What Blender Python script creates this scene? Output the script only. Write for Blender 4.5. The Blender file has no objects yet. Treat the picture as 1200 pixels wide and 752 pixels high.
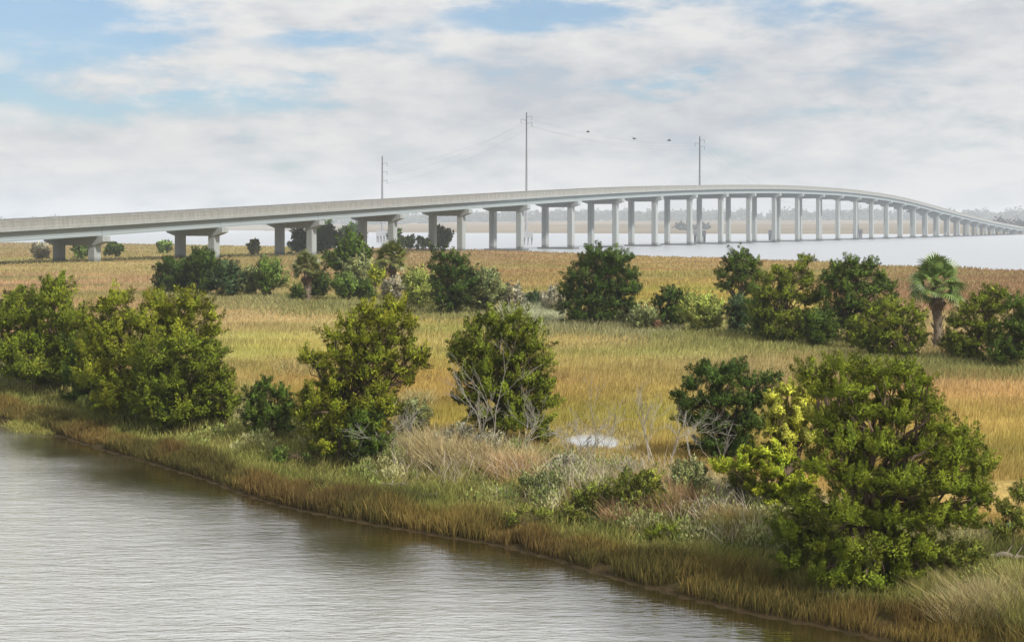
import bpy, math
import numpy as np
from math import radians, sin, cos, pi

# ------------------------------------------------------------------ camera, sky, sun, exposure
scene = bpy.context.scene
COL = scene.collection
F, HZ, H = 1700.0, 265.0, 7.0            # focal length and horizon row in photo pixels, eye height in metres

cam_d = bpy.data.cameras.new('camera'); cam = bpy.data.objects.new('camera', cam_d); COL.objects.link(cam)
cam.location = (0, 0, H); cam.rotation_euler = (radians(90), 0, 0)
cam_d.sensor_width = 36.0; cam_d.lens = 36.0 * F / 1200.0
cam_d.shift_y = -(376.0 - HZ) / 1200.0
cam_d.clip_start = 0.5; cam_d.clip_end = 30000
scene.camera = cam

SUN_EL, SUN_AZ = radians(44), radians(138)      # azimuth clockwise from +Y (view direction)
sun_d = bpy.data.lights.new('sun', 'SUN'); sun = bpy.data.objects.new('sun', sun_d); COL.objects.link(sun)
sun_d.energy = 3.9; sun_d.angle = radians(6); sun_d.color = (1.0, 0.95, 0.87)
sun.rotation_euler = (radians(90) - SUN_EL, 0, pi - SUN_AZ)
sun.location = (60, -100, 150)

world = bpy.data.worlds.new('World'); scene.world = world; world.use_nodes = True
SKY_STRENGTH = 0.1

def build_world():
    nt = world.node_tree; nt.nodes.clear(); N = nt.nodes.new; L = nt.links.new
    def val(op, a, b=None, c=None, clamp=False):
        n = N('ShaderNodeMath'); n.operation = op; n.use_clamp = clamp
        for i, v in enumerate((a, b, c)):
            if v is None: continue
            if isinstance(v, (int, float)): n.inputs[i].default_value = v
            else: L(v, n.inputs[i])
        return n.outputs[0]
    out = N('ShaderNodeOutputWorld'); bg = N('ShaderNodeBackground'); bg.inputs[1].default_value = SKY_STRENGTH
    sky = N('ShaderNodeTexSky'); sky.sky_type = 'NISHITA'; sky.sun_disc = False
    sky.sun_elevation = SUN_EL; sky.sun_rotation = SUN_AZ; sky.air_density = 1.0; sky.dust_density = 1.5; sky.ozone_density = 1.5
    tc = N('ShaderNodeTexCoord'); sx = N('ShaderNodeSeparateXYZ'); L(tc.outputs['Generated'], sx.inputs[0])
    X, Y, Z = sx.outputs
    az = val('ARCTAN2', X, Y); el = val('ARCSINE', Z)
    # soft streaky cloud noise, stretched along the horizon
    def noise(sc_az, sc_el, scale, detail, rough, off):
        cb = N('ShaderNodeCombineXYZ')
        # use direction so that there is no seam behind the camera
        mx = val('MULTIPLY', X, sc_az); my = val('MULTIPLY', Y, sc_az); mz = val('MULTIPLY', Z, sc_el)
        L(val('ADD', mx, off[0]), cb.inputs[0]); L(val('ADD', my, off[1]), cb.inputs[1]); L(val('ADD', mz, off[2]), cb.inputs[2])
        n = N('ShaderNodeTexNoise'); n.inputs['Scale'].default_value = scale
        n.inputs['Detail'].default_value = detail; n.inputs['Roughness'].default_value = rough
        L(cb.outputs[0], n.inputs['Vector']); return n.outputs['Fac']
    n1 = noise(1.0, 3.6, 7.0, 8, .58, (3.1, 1.7, .4))
    n2 = noise(1.0, 3.0, 16.0, 6, .6, (9.1, 4.7, 2.4))
    n3 = noise(1.0, 2.4, 5.0, 5, .5, (1.1, 7.7, 5.4))
    azw = val('ADD', az, val('MULTIPLY', val('SUBTRACT', n2, .5), .085))
    elw = val('ADD', el, val('MULTIPLY', val('SUBTRACT', n1, .5), .075))
    # openings in the cloud where the blue shows (photo directions), and the general broken cover elsewhere
    holes = [(10, 50, 100, 50, .17), (70, 130, 150, 13, .18), (365, 40, 80, 18, .20), (140, 55, 70, 26, .10), (640, 12, 150, 24, .20),
             (765, 108, 55, 8, .15), (940, 20, 50, 18, .12), (300, 128, 60, 12, .10), (600, 12, 60, 10, .10), (0, 175, 60, 16, .06),
             (355, 105, 30, 10, .10), (960, 140, 60, 10, .08), (500, 60, 40, 14, .05)]
    acc = None
    for (px, py, rx, ry, w) in holes:
        a0 = math.atan((px - 600) / F); e0 = math.atan((HZ - py) / F)
        da = val('DIVIDE', val('SUBTRACT', azw, a0), rx / F); de = val('DIVIDE', val('SUBTRACT', elw, e0), ry / F)
        r2 = val('ADD', val('MULTIPLY', da, da), val('MULTIPLY', de, de))
        g = val('MULTIPLY', val('POWER', 2.718, val('MULTIPLY', r2, -0.8)), w)
        acc = g if acc is None else val('ADD', acc, g)
    cov = val('ADD', val('MULTIPLY', val('SUBTRACT', n1, .5), 1.7), val('MULTIPLY', val('SUBTRACT', n2, .5), 1.5))
    cov = val('ADD', cov, .74)
    # thicker towards the horizon where one looks through more cloud
    hor = val('POWER', 2.718, val('MULTIPLY', val('ABSOLUTE', el), -30.0))
    cov = val('ADD', cov, val('MULTIPLY', hor, .08))
    cov = val('SUBTRACT', cov, val('MULTIPLY', acc, 3.4))
    mr = N('ShaderNodeMapRange'); mr.interpolation_type = 'SMOOTHSTEP'; L(cov, mr.inputs['Value'])
    mr.inputs['From Min'].default_value = .0; mr.inputs['From Max'].default_value = .7
    mr.inputs['To Min'].default_value = .16; mr.inputs['To Max'].default_value = .97
    # cloud body: pale grey to white
    sh = N('ShaderNodeMapRange'); L(val('ADD', val('MULTIPLY', n3, .45), val('MULTIPLY', n2, .55)), sh.inputs['Value'])
    sh.inputs['From Min'].default_value = .38; sh.inputs['From Max'].default_value = .58
    ramp = N('ShaderNodeMix'); ramp.data_type = 'RGBA'; L(sh.outputs[0], ramp.inputs['Factor'])
    ramp.inputs['A'].default_value = (3.1, 3.26, 3.55, 1); ramp.inputs['B'].default_value = (4.7, 4.65, 4.55, 1)
    zen = N('ShaderNodeVectorMath'); zen.operation = 'SCALE'; L(ramp.outputs['Result'], zen.inputs[0]); L(val('ADD', val('MULTIPLY', val('MAXIMUM', Z, 0.0), 1.1), .95), zen.inputs['Scale'])
    tint = N('ShaderNodeMix'); tint.data_type = 'RGBA'; tint.blend_type = 'MULTIPLY'; tint.inputs['Factor'].default_value = 1; L(sky.outputs[0], tint.inputs['A']); tint.inputs['B'].default_value = (.55, .69, .80, 1)
    mix = N('ShaderNodeMix'); mix.data_type = 'RGBA'
    L(mr.outputs[0], mix.inputs['Factor']); L(tint.outputs['Result'], mix.inputs['A']); L(zen.outputs[0], mix.inputs['B'])
    L(mix.outputs['Result'], bg.inputs[0]); L(bg.outputs[0], out.inputs[0])
build_world()

vs = scene.view_settings; vs.view_transform = 'Standard'; vs.look = 'None'; vs.gamma = 1.0; vs.exposure = 0.66; vs.use_curve_mapping = False
scene.render.engine = 'CYCLES'
scene.cycles.use_denoising = True
scene.cycles.max_bounces = 6; scene.cycles.diffuse_bounces = 3; scene.cycles.glossy_bounces = 2; scene.cycles.transmission_bounces = 3
scene.cycles.volume_bounces = 1; scene.cycles.transparent_max_bounces = 4
scene.cycles.sample_clamp_indirect = 6.0

# ------------------------------------------------------------------ helpers
def lin(c):
    c = np.asarray(c, float) / 255.0
    return np.where(c <= .04045, c / 12.92, ((c + .055) / 1.055) ** 2.4)
def alb(*c): return lin(c) * 0.62
def albg(*c):                                            # the same for grasses, whose colour deepens between the blades
    l = lin(c) * 1.0 * np.array([.94, 1.06, .93]); return l + (l.mean() - l) * .13                       # displayed colour in the photo -> surface colour

def new_mat(name):
    m = bpy.data.materials.new(name); m.use_nodes = True; nt = m.node_tree; nt.nodes.clear()
    return m, nt, nt.nodes.new, nt.links.new
def mat_plain(name, col, rough=.7, var=.12, scale=1.2, bump=.0, spec=.3, streak=False):
    m, nt, N, L = new_mat(name)
    o = N('ShaderNodeOutputMaterial'); b = N('ShaderNodeBsdfPrincipled'); L(b.outputs[0], o.inputs[0])
    b.inputs['Roughness'].default_value = rough; b.inputs['Specular IOR Level'].default_value = spec
    tc = N('ShaderNodeTexCoord'); mp = N('ShaderNodeMapping'); L(tc.outputs['Object'], mp.inputs[0])
    if streak: mp.inputs['Scale'].default_value = (1, 1, .12)
    n = N('ShaderNodeTexNoise'); n.inputs['Scale'].default_value = scale; n.inputs['Detail'].default_value = 6; n.inputs['Roughness'].default_value = .65
    L(mp.outputs[0], n.inputs['Vector'])
    r = N('ShaderNodeMapRange'); L(n.outputs['Fac'], r.inputs[0]); r.inputs[1].default_value = .3; r.inputs[2].default_value = .7
    r.inputs[3].default_value = 1 - var; r.inputs[4].default_value = 1 + var
    mx = N('ShaderNodeMix'); mx.data_type = 'RGBA'; mx.blend_type = 'MULTIPLY'; mx.inputs['Factor'].default_value = 1
    mx.inputs['A'].default_value = (*col, 1); L(r.outputs[0], mx.inputs['B']); L(mx.outputs['Result'], b.inputs['Base Color'])
    if bump:
        bp = N('ShaderNodeBump'); bp.inputs['Strength'].default_value = .6; bp.inputs['Distance'].default_value = bump
        L(n.outputs['Fac'], bp.inputs['Height']); L(bp.outputs[0], b.inputs['Normal'])
    return m
def mat_leaf(name, trans=.3, rough=.6, spec=.25, nrm=False):
    m, nt, N, L = new_mat(name)
    o = N('ShaderNodeOutputMaterial'); b = N('ShaderNodeBsdfPrincipled'); t = N('ShaderNodeBsdfTranslucent'); mx = N('ShaderNodeMixShader')
    a = N('ShaderNodeAttribute'); a.attribute_name = 'Col'
    L(a.outputs['Color'], b.inputs['Base Color']); L(a.outputs['Color'], t.inputs['Color'])
    b.inputs['Roughness'].default_value = rough; b.inputs['Specular IOR Level'].default_value = spec
    mx.inputs[0].default_value = trans
    if nrm:
        an = N('ShaderNodeAttribute'); an.attribute_name = 'Nrm'; L(an.outputs['Vector'], b.inputs['Normal'])
    L(b.outputs[0], mx.inputs[1]); L(t.outputs[0], mx.inputs[2]); L(mx.outputs[0], o.inputs[0])
    return m

def tag(o, label=None, cat=None, group=None, kind=None):
    if label: o['label'] = label
    if cat: o['category'] = cat
    if group: o['group'] = group
    if kind: o['kind'] = kind
    return o
def link(o, parent=None):
    COL.objects.link(o)
    if parent is not None: o.parent = parent
    return o
def empty(name, loc):
    o = bpy.data.objects.new(name, None); o.location = loc; o.empty_display_size = .5
    return link(o)
def mesh_np(name, V, Fc, col=None, smooth=False, nrm=None):
    """V (n,3); Fc (m,k) array of faces; col (n,3) vertex colours"""
    me = bpy.data.meshes.new(name); V = np.ascontiguousarray(V, np.float32); Fc = np.ascontiguousarray(Fc, np.int32)
    m, k = Fc.shape
    me.vertices.add(len(V)); me.vertices.foreach_set('co', V.ravel())
    me.loops.add(m * k); me.loops.foreach_set('vertex_index', Fc.ravel())
    me.polygons.add(m); me.polygons.foreach_set('loop_start', np.arange(0, m * k, k, dtype=np.int32))
    me.polygons.foreach_set('loop_total', np.full(m, k, np.int32))
    if smooth: me.polygons.foreach_set('use_smooth', np.ones(m, bool))
    me.update(calc_edges=True)
    if col is not None:
        at = me.color_attributes.new('Col', 'FLOAT_COLOR', 'POINT')
        c4 = np.ones((len(V), 4), np.float32); c4[:, :3] = col; at.data.foreach_set('color', c4.ravel())
    if nrm is not None:
        at = me.attributes.new('Nrm', 'FLOAT_VECTOR', 'POINT'); at.data.foreach_set('vector', np.ascontiguousarray(nrm, np.float32).ravel())
    return me
def obj(name, me, mat, parent=None, loc=(0, 0, 0)):
    o = bpy.data.objects.new(name, me); o.location = loc
    if mat is not None and not me.materials: me.materials.append(mat)
    return link(o, parent)
class MB:
    def __init__(s): s.v = []; s.f = []
    def box(s, c, d, taper=1.0):
        x, y, z = c; a, b, h = d[0] / 2, d[1] / 2, d[2] / 2; n = len(s.v)
        for sz, k in ((-h, 1.0), (h, taper)):
            for sx_, sy_ in ((-1, -1), (1, -1), (1, 1), (-1, 1)): s.v.append((x + sx_ * a * k, y + sy_ * b * k, z + sz))
        for q in ((3, 2, 1, 0), (4, 5, 6, 7), (0, 1, 5, 4), (1, 2, 6, 5), (2, 3, 7, 6), (3, 0, 4, 7)): s.f.append([n + i for i in q])
    def prism(s, prof, x0, x1):
        """profile in (y,z), extruded along x"""
        n = len(s.v); k = len(prof)
        for x in (x0, x1):
            for (y, z) in prof: s.v.append((x, y, z))
        for i in range(k):
            j = (i + 1) % k; s.f.append([n + i, n + j, n + k + j, n + k + i])
        s.f.append([n + i for i in range(k)][::-1]); s.f.append([n + k + i for i in range(k)])
    def tube(s, pts, rad, seg=6, cap=True):
        pts = [np.asarray(p, float) for p in pts]; n0 = len(s.v); m = len(pts)
        for i, p in enumerate(pts):
            d = pts[min(i + 1, m - 1)] - pts[max(i - 1, 0)]; d = d / (np.linalg.norm(d) + 1e-9)
            a = np.cross(d, (0, 0, 1) if abs(d[2]) < .9 else (1, 0, 0)); a /= np.linalg.norm(a); b = np.cross(d, a)
            for q in range(seg):
                t = 2 * pi * q / seg; s.v.append(tuple(p + rad[i] * (cos(t) * a + sin(t) * b)))
        for i in range(m - 1):
            for q in range(seg):
                r = (q + 1) % seg
                s.f.append([n0 + i * seg + q, n0 + i * seg + r, n0 + (i + 1) * seg + r, n0 + (i + 1) * seg + q])
        if cap:
            s.f.append([n0 + q for q in range(seg)]); s.f.append([n0 + (m - 1) * seg + q for q in range(seg)][::-1])
    def mesh(s, name, smooth=False):
        me = bpy.data.meshes.new(name); me.from_pydata(s.v, [], s.f); me.update()
        if smooth:
            for p in me.polygons: p.use_smooth = True
        return me

# smooth value noise in the plane, for patches of colour
_nrng = np.random.default_rng(77); _tab = _nrng.random((64, 64))
def vnoise(x, y):
    x = np.asarray(x, float); y = np.asarray(y, float)
    xi = np.floor(x).astype(int); yi = np.floor(y).astype(int); fx = x - xi; fy = y - yi
    fx = fx * fx * (3 - 2 * fx); fy = fy * fy * (3 - 2 * fy)
    g = lambda a, b: _tab[a % 64, b % 64]
    return (g(xi, yi) * (1 - fx) + g(xi + 1, yi) * fx) * (1 - fy) + (g(xi, yi + 1) * (1 - fx) + g(xi + 1, yi + 1) * fx) * fy
def fbm(x, y, o=3):
    a = 0; w = .5; t = 0
    for i in range(o):
        a = a + w * vnoise(x * 2 ** i + 17 * i, y * 2 ** i + 9 * i); t += w; w *= .5
    return a / t

# ------------------------------------------------------------------ the lie of the land (metres)
def gp(x, y, e=0.0):
    z = F * (H - e) / (y - HZ); return np.array([(x - 600) / F * z, z, e])
shore_px = [(-500, 417), (-300, 441), (-120, 467), (0, 490), (60, 508), (120, 527), (180, 544), (240, 562), (290, 581), (330, 593), (360, 600), (440, 616), (480, 622),
            (530, 631), (570, 637), (600, 644), (650, 656), (700, 672), (760, 689), (820, 705), (870, 717), (900, 724), (960, 734), (1000, 743), (1100, 766), (1220, 800), (1450, 880)]
_s = np.array([gp(x, y)[:2] for x, y in shore_px]); _s = _s[np.argsort(_s[:, 0])]
SHX = np.concatenate([[-400], _s[:, 0], [60]]); SHY = np.concatenate([[400], _s[:, 1], [2]])
bay_px = [(-400, 279.5), (0, 284), (150, 285.5), (300, 288), (450, 290.5), (600, 293.5), (690, 297), (760, 300), (845, 302), (900, 304.5), (960, 306), (1035, 311), (1130, 313.5), (1165, 316), (1260, 319), (1500, 330)]
_b = np.array([gp(x, y, .35)[:2] for x, y in bay_px]); _b = _b[np.argsort(_b[:, 0])]
BX = np.concatenate([[-1500], _b[:, 0], [400]]); BY = np.concatenate([[1500], _b[:, 1], [40]])
def shore_s(X, Y): return .68 * (Y - np.interp(X, SHX, SHY))
def bay_s(X, Y): return .62 * (np.interp(X, BX, BY) - Y)
def sstep(a, b, x):
    t = np.clip((x - a) / (b - a), 0, 1); return t * t * (3 - 2 * t)
POND = gp(694, 518, .42)
def pond_d(X, Y):
    return np.sqrt(((X - POND[0]) / 1.1) ** 2 + ((Y - POND[1]) / 2.0) ** 2) * (1 + .8 * (fbm(X * 1.7 + 5, Y * 1.1, 2) - .5))
def gh(X, Y):
    X = np.asarray(X, float); Y = np.asarray(Y, float)
    s = shore_s(X, Y); b = bay_s(X, Y)
    h = -1.2 + 1.2 * sstep(-5, .1, s) + .22 * sstep(0, .9, s) + .38 * sstep(.9, 4.0, s) - .16 * sstep(6.5, 10, s)
    h = h + (fbm(X * .8, Y * .8, 3) - .5) * .16 * sstep(.3, 2.5, s) * (1 - .6 * sstep(7, 12, s))
    pd = sstep(.8, 1.7, pond_d(X, Y)); h = h * pd + (1 - pd) * .36
    return np.where(b < 12, np.minimum(h, -1.4 + 1.75 * sstep(-12, .5, b)), h)
def base(x, y):
    e = .5
    for _ in range(4):
        p = gp(x, y, e); e = float(gh(p[0], p[1]))
    return np.array([p[0], p[1], e])
def to_px(P): return 600 + F * P[:, 0] / P[:, 1], HZ + F * (H - P[:, 2]) / P[:, 1]

# colours of the grassland: where the meadow is straw, green, russet
anch = [(100, 310, 168, 138, 88), (40, 335, 166, 130, 92), (200, 300, 150, 125, 72), (60, 292, 150, 118, 78), (450, 392, 165, 152, 72), (330, 402, 168, 154, 78), (290, 378, 165, 142, 92),
        (400, 380, 160, 140, 88), (480, 450, 170, 136, 66), (540, 400, 165, 145, 80), (700, 400, 165, 146, 84), (720, 430, 160, 132, 82), (720, 460, 168, 142, 68), (710, 495, 168, 140, 72),
        (900, 430, 168, 140, 96), (860, 405, 150, 135, 80), (1150, 460, 178, 145, 78), (1180, 520, 174, 142, 74), (1130, 430, 165, 140, 95), (1180, 440, 170, 140, 90), (600, 320, 158, 122, 72), (800, 320, 164, 132, 72), (620, 303, 150, 112, 70),
        (1150, 335, 152, 115, 78), (760, 352, 165, 142, 64), (900, 312, 158, 125, 75), (500, 305, 150, 118, 75), (700, 310, 160, 125, 72), (600, 345, 160, 135, 78), (380, 425, 162, 130, 70), (250, 420, 160, 140, 80),
        (640, 440, 165, 130, 78), (640, 480, 170, 136, 62), (800, 395, 150, 140, 82), (1000, 440, 170, 140, 88), (0, 360, 160, 132, 84)]
AN = np.array(anch, float); AN[:, 2] *= np.where(AN[:, 1] < 345, .97, 1.0); anch = [tuple(a) for a in AN]; ANC = np.array([albg(*a[2:]) for a in anch])
def meadow_col(P):
    x, y = to_px(P); x = np.clip(x, -150, 1350); y = np.clip(y, 284, 540)
    W = np.zeros(len(P)) + 1e-9; Cc = np.zeros((len(P), 3))
    for a, c in zip(AN, ANC):
        sy = .10 * (a[1] - HZ) + 5
        w = np.exp(-((x - a[0]) / 95) ** 2 - ((y - a[1]) / sy) ** 2) + 1e-5 / (1 + ((x - a[0]) / 150) ** 2 + ((y - a[1]) / 15) ** 2)
        W += w; Cc += w[:, None] * c
    Cc /= W[:, None]
    X, Y = P[:, 0], P[:, 1]
    n = fbm(X * .09, Y * .22, 3); n2 = fbm(X * .5 + 31, Y * .5, 2); n3 = fbm(X * .05 + 7, Y * .12 + 3, 3)
    Cc = Cc * (1 + (n - .5) * .55 + (n2 - .5) * .35)[:, None]
    g = np.clip((n3 - .5) * 2.2, -.5, .5)
    Cc = Cc * np.stack([1 - .22 * g, 1 + .02 * g, 1 - .25 * g], 1)
    return Cc
FR1, FR2, FR3 = albg(130, 104, 48), albg(90, 80, 38), albg(110, 78, 44)
HB1, HB2, HB3, HB4 = albg(126, 126, 52), albg(152, 138, 72), albg(178, 160, 116), albg(96, 92, 46)
def bank_col(P, rng):
    X, Y = P[:, 0], P[:, 1]; s = shore_s(X, Y) + (fbm(X * .5, Y * .5, 2) - .5) * 1.3
    a = fbm(X * .45 + 3, Y * .45, 3) + (rng.random(len(P)) - .5) * .35
    fr = FR1 + (FR2 - FR1) * sstep(.35, .65, a)[:, None]
    rus = sstep(.56, .7, fbm(X * .3 + 40, Y * .3 + 11, 2))[:, None]; fr = fr + (FR3 - fr) * rus * .5
    c = fbm(X * .4 + 21, Y * .4 + 8, 3) + (rng.random(len(P)) - .5) * .3
    hb = HB1 + (HB2 - HB1) * sstep(.4, .62, c)[:, None]
    hb = hb + (HB4 - hb) * sstep(.42, .3, c)[:, None]
    dry = sstep(3.6, 5.5, s)[:, None] * sstep(.38, .55, fbm(X * .33 + 2, Y * .33 + 70, 2))[:, None]
    hb = hb + (HB3 - hb) * dry
    t = sstep(.75, 1.35, s)[:, None]
    return fr + (hb - fr) * t

# ------------------------------------------------------------------ setting: ground, water, far shore
def build_ground():
    rows = np.concatenate([np.linspace(12, 60, 140), np.geomspace(60.6, 1500, 110)])
    us = np.linspace(-.62, .62, 150)
    Yg, U = np.meshgrid(rows, us, indexing='ij'); Xg = U * (Yg + 12)
    V = np.stack([Xg.ravel(), Yg.ravel(), gh(Xg.ravel(), Yg.ravel())], 1)
    nr, nc = Yg.shape; i = np.arange((nr - 1) * nc).reshape(nr - 1, nc)[:, :-1].ravel()
    Fc = np.stack([i, i + 1, i + nc + 1, i + nc], 1)
    rng = np.random.default_rng(5)
    s = shore_s(V[:, 0], V[:, 1]); mc = meadow_col(V); bc = bank_col(V, rng)
    t = sstep(6.0, 8.5, s + (fbm(V[:, 0] * .5, V[:, 1] * .5, 2) - .5) * 2)[:, None]
    bc = bc * .45; mc = mc * .8; c = bc + (mc - bc) * t
    mud = alb(70, 58, 36); c = mud + (c - mud) * sstep(.1, .9, s)[:, None]
    c = mud * 1.2 + (c - mud * 1.2) * sstep(-.5, 3, bay_s(V[:, 0], V[:, 1]))[:, None]
    pd = pond_d(V[:, 0], V[:, 1]); c = mud + (c - mud) * sstep(1.0, 1.4, pd)[:, None]
    m, nt, N, L = new_mat('marsh_ground')
    o = N('ShaderNodeOutputMaterial'); b = N('ShaderNodeBsdfPrincipled'); L(b.outputs[0], o.inputs[0]); b.inputs['Roughness'].default_value = .95; b.inputs['Specular IOR Level'].default_value = .1
    a = N('ShaderNodeAttribute'); a.attribute_name = 'Col'
    g = N('ShaderNodeNewGeometry'); mp = N('ShaderNodeMapping'); mp.inputs['Scale'].default_value = (1, .55, 1); L(g.outputs['Position'], mp.inputs[0])
    n = N('ShaderNodeTexNoise'); n.inputs['Scale'].default_value = 2.2; n.inputs['Detail'].default_value = 7; n.inputs['Roughness'].default_value = .7; L(mp.outputs[0], n.inputs['Vector'])
    r = N('ShaderNodeMapRange'); L(n.outputs['Fac'], r.inputs[0]); r.inputs[1].default_value = .3; r.inputs[2].default_value = .7; r.inputs[3].default_value = .62; r.inputs[4].default_value = 1.35
    mx = N('ShaderNodeMix'); mx.data_type = 'RGBA'; mx.blend_type = 'MULTIPLY'; mx.inputs['Factor'].default_value = 1
    L(a.outputs['Color'], mx.inputs['A']); L(r.outputs[0], mx.inputs['B']); L(mx.outputs['Result'], b.inputs['Base Color'])
    bp = N('ShaderNodeBump'); bp.inputs['Strength'].default_value = .8; bp.inputs['Distance'].default_value = .25; L(n.outputs['Fac'], bp.inputs['Height']); L(bp.outputs[0], b.inputs['Normal'])
    tag(obj('marsh_ground', mesh_np('marsh_ground', V, Fc, c, True), m), 'flat salt marsh ground between the creek and the bay', kind='structure')
build_ground()

def water_mat(name, col, scales, dist, rough=.06, ior=1.8):
    m, nt, N, L = new_mat(name)
    o = N('ShaderNodeOutputMaterial'); b = N('ShaderNodeBsdfPrincipled'); L(b.outputs[0], o.inputs[0])
    b.inputs['Base Color'].default_value = (*col, 1); b.inputs['Roughness'].default_value = rough; b.inputs['IOR'].default_value = ior; b.inputs['Specular IOR Level'].default_value = .5
    g = N('ShaderNodeNewGeometry'); acc = None
    for (sx_, sy_, sc, w, rot) in scales:
        mp = N('ShaderNodeMapping'); mp.inputs['Scale'].default_value = (sx_, sy_, 1); mp.inputs['Rotation'].default_value = (0, 0, rot); L(g.outputs['Position'], mp.inputs[0])
        n = N('ShaderNodeTexNoise'); n.inputs['Scale'].default_value = sc; n.inputs['Detail'].default_value = 3; n.inputs['Roughness'].default_value = .55; n.inputs['Distortion'].default_value = .6
        L(mp.outputs[0], n.inputs['Vector'])
        k = N('ShaderNodeMath'); k.operation = 'MULTIPLY'; k.inputs[1].default_value = w; L(n.outputs['Fac'], k.inputs[0])
        if acc is None: acc = k.outputs[0]
        else:
            ad = N('ShaderNodeMath'); L(acc, ad.inputs[0]); L(k.outputs[0], ad.inputs[1]); acc = ad.outputs[0]
    bp = N('ShaderNodeBump'); bp.inputs['Strength'].default_value = 1; bp.inputs['Distance'].default_value = dist; L(acc, bp.inputs['Height']); L(bp.outputs[0], b.inputs['Normal'])
    return m
WATER = water_mat('creek_water', alb(176, 177, 173), [(.42, 1.5, 2.2, .8, .12), (.5, 1.7, 6.0, .55, -.1), (.45, 1.3, .9, .6, .25), (.3, .5, .25, 1.6, .3)], .13, .05, 4.5)
def shelter_reflection(m):                                    # shallows along the bank: lower ripples, olive mud and dark reflection painted into colour
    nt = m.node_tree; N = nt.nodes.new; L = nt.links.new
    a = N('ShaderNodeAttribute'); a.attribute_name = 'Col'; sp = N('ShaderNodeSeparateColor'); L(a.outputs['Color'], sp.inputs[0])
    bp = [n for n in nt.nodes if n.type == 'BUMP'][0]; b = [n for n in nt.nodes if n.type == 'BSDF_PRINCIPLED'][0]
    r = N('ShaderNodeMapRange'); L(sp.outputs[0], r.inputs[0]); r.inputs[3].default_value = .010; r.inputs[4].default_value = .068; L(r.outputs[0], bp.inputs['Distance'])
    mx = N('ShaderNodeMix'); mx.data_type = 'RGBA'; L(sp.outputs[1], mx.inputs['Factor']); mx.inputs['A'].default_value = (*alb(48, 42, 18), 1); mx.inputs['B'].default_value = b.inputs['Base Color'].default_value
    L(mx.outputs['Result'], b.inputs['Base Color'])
shelter_reflection(WATER)
BAYW = water_mat('bay_water', alb(166, 171, 177), [(.3, .6, .5, 1.0, .1), (.1, .6, .05, 9.0, .15)], .14, .32, 3.2)
def build_water():
    rows = np.concatenate([[-50, 0], np.linspace(10, 60, 130), np.linspace(62, 150, 20)]); us = np.linspace(-1, 1, 120)
    Yg, U = np.meshgrid(rows, us, indexing='ij'); Xg = U * (np.abs(Yg) * .75 + 25)
    V = np.stack([Xg.ravel(), Yg.ravel(), np.zeros(Xg.size)], 1); nr, nc = Yg.shape; i = np.arange((nr - 1) * nc).reshape(nr - 1, nc)[:, :-1].ravel()
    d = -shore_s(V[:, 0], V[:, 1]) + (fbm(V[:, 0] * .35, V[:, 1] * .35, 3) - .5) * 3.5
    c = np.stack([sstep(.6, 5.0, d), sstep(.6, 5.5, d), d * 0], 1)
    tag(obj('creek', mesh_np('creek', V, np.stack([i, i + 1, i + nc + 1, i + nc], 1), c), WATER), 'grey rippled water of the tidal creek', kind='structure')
    ys = np.geomspace(150, 5200, 30); V = []
    for y in ys: V += [(-5200, y, 0), (5200, y, 0)]
    Fc = [[2 * i, 2 * i + 1, 2 * i + 3, 2 * i + 2] for i in range(len(ys) - 1)]
    tag(obj('bay', mesh_np('bay', np.array(V), np.array(Fc)), BAYW), 'pale choppy water of the bay under the bridge', kind='structure')
    n = 120; t = np.linspace(0, 2 * pi, n, endpoint=False)
    r = 1 + .16 * np.sin(3 * t + 1) + .12 * np.sin(5 * t) + .04 * np.sin(11 * t + 2) + .015 * np.sin(23 * t)
    ring = np.stack([POND[0] + 1.8 * r * np.cos(t), POND[1] + 3.2 * r * np.sin(t), np.full(n, .42)], 1)
    V = np.concatenate([[[POND[0], POND[1], .42]], ring]); Fc = np.array([[0, 1 + i, 1 + (i + 1) % n] for i in range(n)])
    tag(obj('pond', mesh_np('pond', V, Fc), water_mat('still_water', alb(190, 190, 186), [(.8, 1.2, 3.0, .2, 0)], .03, .05, 4.5)), 'small bright pool of still water in the marsh', kind='structure')
build_water()

def far_edge(X):                                   # near edge of the land across the bay
    return np.interp(X, [-3000, -900, -420, -150, 150, 330, 480, 700, 3000], [3000, 2700, 2300, 1600, 1330, 1290, 1190, 1120, 900])
def far_h(X, Y):
    d = Y - far_edge(X)
    return -1 + 1.5 * sstep(-15, 10, d) + 9.5 * sstep(60, 1000, d) + 9 * sstep(1200, 2000, d) + 1.2 * (fbm(X * .01, Y * .01, 2) - .5) * sstep(50, 300, d)
def build_far():
    us = np.linspace(-1.15, 1.15, 120); rows = np.geomspace(800, 5000, 90)
    Yg, U = np.meshgrid(rows, us, indexing='ij'); Xg = np.clip(U * Yg * .9, -5100, 5100)
    V = np.stack([Xg.ravel(), Yg.ravel(), far_h(Xg.ravel(), Yg.ravel())], 1)
    nr, nc = Yg.shape; i = np.arange((nr - 1) * nc).reshape(nr - 1, nc)[:, :-1].ravel()
    Fc = np.stack([i, i + 1, i + nc + 1, i + nc], 1)
    c0, c1 = alb(140, 122, 92), alb(120, 106, 78)
    n = fbm(V[:, 0] * .006, V[:, 1] * .012, 3)[:, None]
    c = c0 + (c1 - c0) * sstep(.35, .65, n)
    m = bpy.data.materials['marsh_ground']
    tag(obj('far_marsh', mesh_np('far_marsh', V, Fc, c, True), m), 'brown marsh rising gently across the bay', kind='structure')
build_far()

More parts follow.
